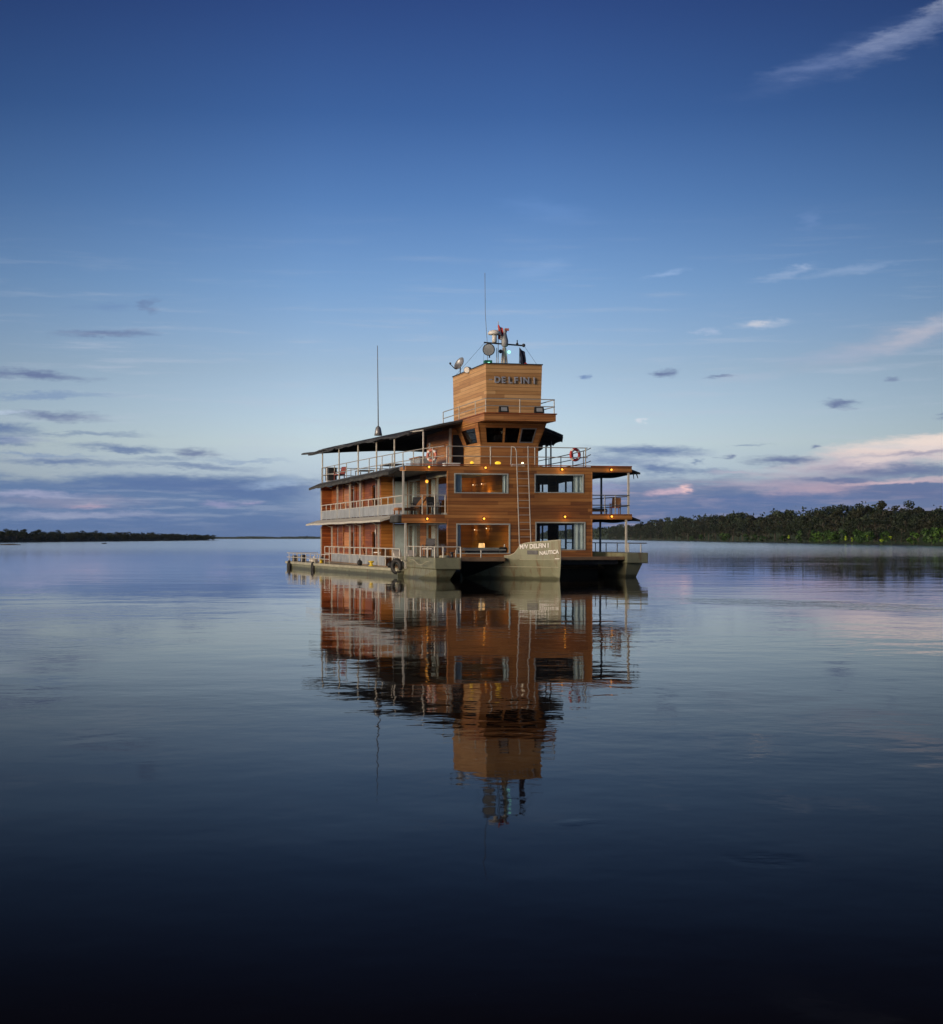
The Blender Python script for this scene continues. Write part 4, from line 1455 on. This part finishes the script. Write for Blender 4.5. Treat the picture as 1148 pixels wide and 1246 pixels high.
# floodlights on the roof edge
for x in (-.92, 1.13):
    m = MB()
    m.hexa([(x - .28, -.02, 9.15), (x + .28, -.02, 9.15), (x + .28, .2, 9.13), (x - .28, .2, 9.13), (x - .26, .06, 9.48), (x + .26, .06, 9.48), (x + .26, .2, 9.46), (x - .26, .2, 9.46)])
    fo = P(m, 'floodlight', 'black')
    m = MB(); m.hexa([(x - .17, -.035, 9.21), (x + .17, -.035, 9.21), (x + .17, -.012, 9.21), (x - .17, -.012, 9.21), (x - .17, .015, 9.42), (x + .17, .015, 9.42), (x + .17, .03, 9.42), (x - .17, .03, 9.42)])
    P(m, 'lens', 'pale_panel', fo)
# radio mast on the canopy
m = MB(); m.lathe((-5.0, 16.0, 8.75), [(.26, 0), (.22, .25), (.17, .5), (.06, .62), (.02, .63)], 12); am = P(m, 'antenna_base', 'grey_metal', smooth=True)
m = MB(); m.tube((-5.0, 16, 9.35), (-5.05, 16, 14.55), .038, 7, .02); P(m, 'antenna_pole', 'dark_metal', am)

# --- boarding ladder up the front
m = MB()
A0, A1 = Vector((-.28, -.95, 1.15)), Vector((-.23, -.12, 6.5))
B0, B1 = Vector((.38, -.95, 1.15)), Vector((.43, -.12, 6.5))
m.path([A0, A1, (-.24, -.10, 7.0), (-.30, .0, 7.2), (-.46, .12, 7.25), (-.50, .13, 6.2)], .032, 8)
m.path([B0, B1, (.44, -.08, 7.28)], .032, 8)
lad = P(m, 'ladder', 'rail')
for k in range(13):
    t_ = (k + .6) / 13.2
    m = MB(); m.tube(A0.lerp(A1, t_), B0.lerp(B1, t_), .02, 6); P(m, 'rung', 'rail', lad)


# --- lamps on the fascia boards
def wall_lamp(x, z, mat='lamp', r=.062, y=-.02):
    b_ = MB(); b_.lathe((x, y - .03, z), [(.10, 0), (.10, .045)], 12, 'y')
    base_ = P(b_, 'lamp', 'dark_metal')
    b2 = MB(); b2.ball((x, y - .08, z), r, 12); P(b2, 'bulb', mat, base_, smooth=True)
    l3 = bpy.data.lights.new('lamp_light', 'POINT')
    l3.energy = 2.6; l3.color = (1, .55, .15); l3.shadow_soft_size = .06
    lo3 = bpy.data.objects.new('lamp_light', l3)
    col.objects.link(lo3)
    lo3.visible_glossy = False
    lo3.parent = base_
    lo3.location = (x, y - .22, z - .03)
    return base_


for x, z in ((-5.22, 6.05), (-2.01, 6.04), (2.42, 5.99), (5.33, 6.0), (-5.32, 3.2), (-2.10, 3.22), (2.59, 3.34), (5.35, 3.36)):
    wall_lamp(x, z)
for x, w in ((-2.76, .8), (-1.27, 1.35)):
    m = MB(); m.lathe((x, .05, 6.23), [(.12, 0), (.12, .02)], 10); lo = P(m, 'lamp', 'dark_metal')
    m = MB(); m.ball((x, .05, 6.31), .13, 12, (w, w, .72)); P(m, 'bulb', 'lamp_yellow', lo, smooth=True)
m = MB(); m.lathe((.17, .1, 6.23), [(.08, 0), (.08, .03)], 10); lo = P(m, 'lamp', 'dark_metal')
m = MB(); m.ball((.17, .1, 6.31), .075, 10); P(m, 'bulb', 'lamp_pale', lo, smooth=True)
m = MB(); m.box(-.35, .38, .3, .7, 6.13, 6.28); P(m, 'deck_step', 'white')
for x, y, z in ((-6.9, 8.2, .52), (-8.0, 20.6, .5)):
    m = MB(); m.lathe((x, y, z - .05), [(.16, 0), (.16, .05), (.09, .08), (.09, .2), (.17, .24), (.17, .3), (.02, .32)], 12); P(m, 'bollard', 'yellow')


def lit_lamp(name, loc, r, mat, watts, parent=None, tint_=(1, .62, .25)):
    b_ = MB(); b_.ball(loc, r, 10)
    o = P(b_, name, mat, parent, smooth=True)
    l_ = bpy.data.lights.new('lamp_light', 'POINT')
    l_.energy = watts; l_.color = tint_; l_.shadow_soft_size = .12
    lo_ = bpy.data.objects.new('lamp_light', l_)
    col.objects.link(lo_)
    lo_.parent = o
    lo_.visible_glossy = False      # the bulb mesh is what shines back from the water
    lo_.location = loc
    return o, lo_


# sconces on the cabin divider, one gallery pendant
for y, z in ((8.16, 5.42), (10.3, 5.43), (7.0, 2.72), (9.9, 2.65)):
    o, lo_ = lit_lamp('sconce', (-.13, y, z), .028, 'lamp_pale', 7, None, (1, .5, .12))
    lo_.location = (-.45, y, z)
o, lo_ = lit_lamp('pendant_lamp', (-4.75, 2.6, 5.35), .09, 'lamp', 9)
lo_.location = (-4.75, 2.6, 5.15)
m = MB(); m.tube((-4.75, 2.6, 5.4), (-4.75, 2.6, 5.9), .012, 5); P(m, 'cord', 'dark_metal', o)
# oval lamp and fan on the after wall
m = MB(); m.ball((-5.86, 12.3, 2.55), .12, 10, (.5, 1, 1.7)); P(m, 'wall_light', 'cushion', smooth=True)
m = MB(); m.ball((-5.2, 12.0, 2.95), .22, 12, (1, 1, .5)); P(m, 'ceiling_fan_hub', 'pale_red', smooth=True)


# ------------------------------------------------------------------ things on board (each its own)
def thing(name, loc, rz, label, cat, group=None):
    r_ = empty(name, onboat(*loc), YAW + rz)
    tag(r_, label, cat, group)
    return r_


def life_ring(loc, rz, m1, m2, label):
    r_ = thing('life_ring', loc, rz, label, 'life ring')
    b_ = MB(); b_.torus((0, 0, 0), (0, 1, 0), .30, .085, n=36, m=10); b_.build('ring', m1, r_, smooth=True)
    for k_ in range(4):
        a_ = math.pi / 4 + k_ * math.pi / 2
        b_ = MB(); b_.torus((0, 0, 0), (0, 1, 0), .30, .092, a_ - .22, a_ + .22, 8, 10); b_.build('band', m2, r_, smooth=True)


life_ring((3.22, .02, 6.83), R(20), 'red', 'white', 'red and white life ring on the front rail right of the wheelhouse')
life_ring((-4.55, 2.2, 6.80), R(-52), 'pale_red', 'white', 'faded red life ring on the side rail left of the wheelhouse')


def tyre(loc, rz, Rr, r, label, tilt=0):
    t_ = thing('tyre_fender', loc, rz, label, 'tyre')
    b_ = MB(); b_.torus((0, 0, 0), (0, 1, 0), Rr, r, n=36, m=12, flat=.9)
    for k_ in range(36):
        a_ = 2 * math.pi * k_ / 36
        c_ = Vector((math.cos(a_), 0, math.sin(a_))) * (Rr + r)
        tn = Vector((-math.sin(a_), 0, math.cos(a_)))
        b_.tube(c_ - Vector((0, r * .5, 0)) + tn * .0, c_ + Vector((0, r * .5, 0)), .018, 5)
    b_.build('tread', 'black', t_, smooth=True)
    b_ = MB(); b_.path([(0, 0, Rr), (.02, .08, Rr + .28)], .018, 6); b_.build('rope', 'hull_light', t_)


tyre((-6.78, 1.2, .58), R(-55), .30, .13, 'large black tyre fender hung at the forward end of the port gunwale')
tyre((-8.42, 21.5, .15), R(-90), .26, .12, 'black tyre fender on the port side just aft of the stern railing start')
tyre((-8.9, 29.8, .15), R(-90), .26, .12, 'black tyre fender nearest the far left end of the hull')
for (x, y, s_, lab) in ((-6.82, 2.9, .16, 'small black round fender on the gunwale next to the large tyre'), (-7.1, 11.0, .17, 'small dark rounded bollard bag on the middle of the port gunwale')):
    b_ = MB(); b_.ball((0, 0, 0), s_, 12, (1, 1, 1.15)); b_.tube((0, 0, s_ * 1.1), (0, .02, s_ * 1.6), s_ * .2, 6)
    o = b_.build('fender', 'black', None, smooth=True); o.location = onboat(x, y, .62); tag(o, lab, 'fender')


def lounger(loc, rz, cm, label, group):
    r_ = thing('deck_lounger', loc, rz, label, 'lounger', group)
    b_ = MB()
    for x in (-.28, .28):
        b_.box(x - .03, x + .03, -.9, .55, .22, .28)
    b_.box(-.25, .25, -.9, -.84, .22, .28); b_.box(-.25, .25, .49, .55, .22, .28)
    b_.build('frame', 'teak', r_)
    for x in (-.28, .28):
        for y in (-.82, .45):
            b_ = MB(); b_.box(x - .03, x + .03, y - .03, y + .03, 0, .22); b_.build('leg', 'teak', r_)
    b_ = MB(); b_.box(-.25, .25, -.88, .30, .282, .38); b_.build('seat_cushion', cm, r_, bevel=.03)
    b_ = MB(); b_.hexa([(-.25, .30, .30), (.25, .30, .30), (.25, .42, .30), (-.25, .42, .30), (-.25, .85, .95), (.25, .85, .95), (.25, .95, .88), (-.25, .95, .88)]); b_.build('back_cushion', cm, r_, bevel=.03)


def chair(loc, rz, fm, cm, label, group=None, scale=1.0):
    r_ = thing('deck_chair', loc, rz, label, 'chair', group)
    r_.scale = (scale,) * 3
    for x in (-.25, .25):
        for y in (-.25, .22):
            b_ = MB(); b_.box(x - .025, x + .025, y - .025, y + .025, 0, .40 if y > 0 else .62); b_.build('leg', fm, r_)
    b_ = MB(); b_.box(-.28, .28, -.28, .28, .402, .47); b_.build('seat', cm, r_, bevel=.015)
    b_ = MB(); b_.hexa([(-.27, .24, .475), (.27, .24, .475), (.27, .30, .475), (-.27, .30, .475), (-.25, .40, 1.0), (.25, .40, 1.0), (.25, .45, 1.0), (-.25, .45, 1.0)]); b_.build('backrest', fm, r_)
    for x in (-.27, .27):
        b_ = MB(); b_.box(x - .03, x + .03, -.28, .30, .622, .66); b_.build('armrest', fm, r_)


def table(loc, rz, rt, h, mt, label, sq=None):
    r_ = thing('deck_table', loc, rz, label, 'table')
    b_ = MB()
    if sq:
        b_.box(-sq[0], sq[0], -sq[1], sq[1], h - .05, h)
    else:
        b_.lathe((0, 0, h - .05), [(rt, 0), (rt, .05)], 20)
    b_.build('table_top', mt, r_)
    if sq:
        for x in (-sq[0] + .06, sq[0] - .06):
            for y in (-sq[1] + .06, sq[1] - .06):
                b_ = MB(); b_.box(x - .03, x + .03, y - .03, y + .03, 0, h - .05); b_.build('leg', mt, r_)
    else:
        b_ = MB(); b_.tube((0, 0, 0), (0, 0, h - .05), .05, 8); b_.lathe((0, 0, 0), [(rt * .5, 0), (rt * .5, .03)], 14); b_.build('pedestal', mt, r_)


# main deck gallery
lounger((-6.0, 3.6, .52), R(10), 'cushion', 'white cushioned teak lounger on the main deck right behind the big tyre', None)
lounger((-5.5, 1.9, .52), R(10), 'cushion', 'white cushioned teak lounger on the main deck by the port corner post', None)
table((-6.1, 9.6, .52), 0, .4, .78, 'white', 'round white table on the main deck gallery among wooden chairs')
chair((-6.05, 8.6, .52), R(180), 'teak', 'cushion', 'teak chair with white seat in front of the round white table')
chair((-5.9, 10.7, .52), R(0), 'teak', 'pale_red', 'teak chair with pale red seat behind the round white table')
chair((-6.1, 13.2, .52), R(70), 'teak', 'pale_red', 'teak chair further aft on the main deck gallery')
chair((-5.3, -.3, 1.12), R(-30), 'dark_metal', 'cushion', 'dark framed chair with white seat on the bow box')
# middle deck
lounger((-6.0, 1.3, 3.45), R(-75), 'teak', 'reclined teak lounger on the middle deck at the port corner', None)
chair((-4.75, .75, 3.45), R(20), 'dark_metal', 'dark_cloth', 'dark chair beside the house corner on the middle deck, port side')
chair((-5.5, 1.9, 3.45), R(-20), 'dark_metal', 'dark_cloth', 'dark chair behind the reclined teak lounger on the middle deck')
chair((-6.05, 10.0, 3.45), R(30), 'teak', 'pale_red', 'teak chair with pale red seat on the middle deck port gallery')
chair((5.9, .9, 3.45), R(-30), 'teak', 'dull_red', 'reddish brown chair by the outer post on the middle deck, starboard')
lounger((4.9, 2.2, 3.45), R(60), 'dark_cloth', 'dark lounger on the starboard middle deck next to the house', None)
# upper deck
chair((-6.0, 25.2, 6.13), R(-60), 'dull_red', 'dull_red', 'dull red chair on the upper deck under the canopy', None, 1.0)
r_ = thing('cupboard', (-6.0, 28.9, 6.18), 0, 'dark two door cupboard at the after end of the upper deck', 'cupboard')
for y in (-.75, .15):
    b_ = MB(); b_.box(-.3, .3, y, y + .6, .12, 1.0); b_.build('cabinet', 'dark_frame', r_)
b_ = MB(); b_.box(-.34, .34, -.12, .12, 0, 1.05); b_.box(-.32, .32, -.8, .8, .5, .56); b_.build('frame', 'white', r_)
table((-4.2, 15.5, 6.13), 0, .4, .74, 'pale_panel', 'long pale table in the middle of the upper deck', (.5, 1.6))
table((-4.9, 21.5, 6.13), 0, .4, .6, 'pale_panel', 'low pale table towards the stern of the upper deck', (.5, 1.0))
r_ = thing('bar_counter', (-3.6, 8.8, 6.13), 0, 'pale bar counter on the upper deck left of the stair house', 'counter')
b_ = MB(); b_.box(-.5, .5, -1.4, 1.4, 0, .82); b_.build('cabinet', 'pale_panel', r_)
b_ = MB(); b_.box(-.58, .58, -1.5, 1.5, .82, .88); b_.build('counter_top', 'teak', r_)
r_ = thing('storage_box', (-3.7, 1.0, 6.13), 0, 'white storage box on the upper deck beside the faded life ring', 'box')
b_ = MB(); b_.box(-.45, .45, -.25, .25, 0, .16); b_.build('body', 'white', r_, bevel=.02)
b_ = MB(); b_.box(-.47, .47, -.27, .27, .162, .20); b_.build('lid', 'white', r_, bevel=.01)
# stern clutter on the sponson
for (x, y, h, mt, lab) in ((-8.5, 29.6, .42, 'dark_metal', 'dark drum nearest the far stern corner of the port deck'), (-8.35, 26.5, .5, 'dark_metal', 'dark drum under the stern railing aft of the pale bag'), (-7.9, 20.8, .42, 'dark_metal', 'dark drum by the gallery end of the stern railing')):
    b_ = MB(); b_.lathe((0, 0, 0), [(.2, 0), (.22, .05), (.2, h * .5), (.22, h * .55), (.2, h), (.03, h + .02)], 14)
    o = b_.build('drum', mt, None); o.location = onboat(x, y, .47); tag(o, lab, 'drum')
b_ = MB(); b_.ball((0, 0, .16), .3, 12, (1, .7, .55)); b_.tube((0, 0, .28), (.05, 0, .4), .06, 7)
o = b_.build('sack', 'cushion', None, smooth=True); o.location = onboat(-8.1, 23.3, .47); tag(o, 'pale sack on the stern deck between the dark drums', 'sack')
# flags
def flag(loc, w, h, cols, label, fold):
    r_ = thing('flag', loc, 0, label, 'flag')
    n_ = len(cols)
    for i_, c_ in enumerate(cols):
        b_ = MB()
        def fn(u, v, i_=i_):
            uu = (i_ + u) / n_
            droop = -h * (1 - fold) * uu
            return (w * uu * fold + .03 * math.sin(v * 5), .07 * math.sin(uu * 9 + v * 3), h * (v - 1) + droop * .6)
        b_.grid(fn, 5, 10)
        o_ = b_.build('stripe', c_, r_, smooth=True)
        s3 = o_.modifiers.new('thick', 'SOLIDIFY'); s3.thickness = .008


flag((-.17, 4.07, 14.55), .55, .80, ('red', 'white', 'red'), 'red and white striped flag hanging limp from the staff on the tower', .55)
flag((1.10, 3.97, 13.22), .6, .85, ('flag_dark',), 'dark blue flag hanging from the short staff on the tower', .55)
b_ = MB(); b_.hexa([(-.22, -.15, 0), (.22, -.15, 0), (.22, .15, 0), (-.22, .15, 0), (-.2, -.1, .16), (-.02, -.1, .26), (-.02, .1, .26), (-.2, .1, .16)])
o = b_.build('life_vest', 'red', None); o.location = onboat(1.25, 3.2, 12.03); o.rotation_euler = (0, 0, YAW); tag(o, 'small red life vest lying on the right corner of the tower top', 'life vest')
# cabin furniture seen through the front windows
r_ = thing('table_lamp', (-1.6, 2.4, 1.32), 0, 'lit cream table lamp behind the lower left front window', 'lamp')
b_ = MB(); b_.lathe((0, 0, 0), [(.09, 0), (.09, .02), (.03, .06), (.05, .15), (.02, .24)], 12); b_.build('base', 'dark_metal', r_)
b_ = MB(); b_.lathe((0, 0, .22), [(.17, 0), (.19, .08), (.16, .30), (.13, .31)], 16); b_.build('lamp_shade', 'shade', r_, smooth=True)
l_ = bpy.data.lights.new('lamp_light', 'POINT'); l_.energy = 34; l_.color = (1, .5, .12); l_.shadow_soft_size = .15
lo_ = bpy.data.objects.new('lamp_light', l_); col.objects.link(lo_); lo_.visible_glossy = False; lo_.parent = r_; lo_.location = (.35, .1, .65)
r_ = thing('sideboard', (-1.9, 2.4, .60), 0, 'dark sideboard under the lit table lamp inside the lower cabin', 'sideboard')
b_ = MB(); b_.box(-1.3, 1.3, -.3, .3, 0, .68); b_.build('cabinet', 'dark_cloth', r_)
b_ = MB(); b_.box(-1.35, 1.35, -.34, .34, .68, .72); b_.build('top', 'teak', r_)
r_ = thing('sofa', (-1.95, .95, .60), 0, 'dark long sofa right behind the lower left front window', 'sofa')
b_ = MB(); b_.box(-1.05, 1.05, -.2, .5, 0, .45); b_.build('seat', 'dark_cloth', r_, bevel=.05)
b_ = MB(); b_.box(-1.05, 1.05, -.32, -.2, 0, .93); b_.build('backrest', 'dark_cloth', r_, bevel=.04)
b_ = MB(); b_.box(-1.15, 1.15, -.30, -.14, .935, 1.0); b_.build('back_rail', 'frame', r_)
r_ = thing('pot', (-.86, .45, 1.30), 0, 'black round pot on the ledge at the right end of the lower left window', 'pot')
b_ = MB(); b_.lathe((0, 0, 0), [(.16, 0), (.24, .08), (.25, .22), (.19, .34), (.16, .34)], 18); b_.build('body', 'black', r_, smooth=True)
b_ = MB(); b_.tube((.08, 0, .3), (.09, .02, .5), .05, 8, .03); b_.build('spout', 'cushion', r_)
r_ = thing('plinth', (-.86, .45, .60), 0, 'narrow dark plinth carrying the black pot in the lower cabin', 'plinth')
b_ = MB(); b_.box(-.2, .2, -.2, .2, 0, .68); b_.build('column', 'teak', r_); b_ = MB(); b_.box(-.24, .24, -.24, .24, .68, .70); b_.build('top', 'teak', r_)
r_ = thing('sofa', (2.2, 1.3, .60), 0, 'low dark sofa inside the lower right cabin behind the bow lettering', 'sofa')
b_ = MB(); b_.box(-1.0, 1.0, -.35, .35, 0, .45); b_.build('seat', 'dark_cloth', r_, bevel=.05)
b_ = MB(); b_.box(-1.0, 1.0, .35, .47, 0, .95); b_.build('backrest', 'dark_cloth', r_, bevel=.04)
r_ = thing('table_lamp', (-.55, 6.6, 4.25), 0, 'small glowing lamp behind the upper left front window', 'lamp')
b_ = MB(); b_.lathe((0, 0, 0), [(.08, 0), (.03, .05), (.02, .2)], 10); b_.build('base', 'dark_metal', r_)
b_ = MB(); b_.lathe((0, 0, .18), [(.14, 0), (.11, .22)], 14); b_.build('lamp_shade', 'shade', r_, smooth=True)
l_ = bpy.data.lights.new('lamp_light', 'POINT'); l_.energy = 26; l_.color = (1, .5, .12); l_.shadow_soft_size = .1
lo_ = bpy.data.objects.new('lamp_light', l_); col.objects.link(lo_); lo_.visible_glossy = False; lo_.parent = r_; lo_.location = (0, 0, .55)
r_ = thing('bedside_table', (-.55, 6.6, 3.45), 0, 'bedside table under the small glowing lamp in the upper cabin', 'table')
b_ = MB(); b_.box(-.25, .25, -.25, .25, 0, .76); b_.build('cabinet', 'teak', r_); b_ = MB(); b_.box(-.28, .28, -.28, .28, .76, .80); b_.build('top', 'teak', r_)

# ------------------------------------------------------------------ river haze
hz = bpy.data.materials.new('river haze')
hz.use_nodes = True
ht = hz.node_tree
ht.nodes.remove(ht.nodes['Principled BSDF'])
pv = ht.nodes.new('ShaderNodeVolumePrincipled')
pv.inputs['Color'].default_value = (.62, .78, 1.0, 1)
pv.inputs['Density'].default_value = 2.6e-5
ht.links.new(pv.outputs[0], ht.nodes['Material Output'].inputs['Volume'])
m = MB(); m.box(-3200, 1200, -60, 6500, -1.0, 31)
tag(m.build('haze', hz), kind='stuff')
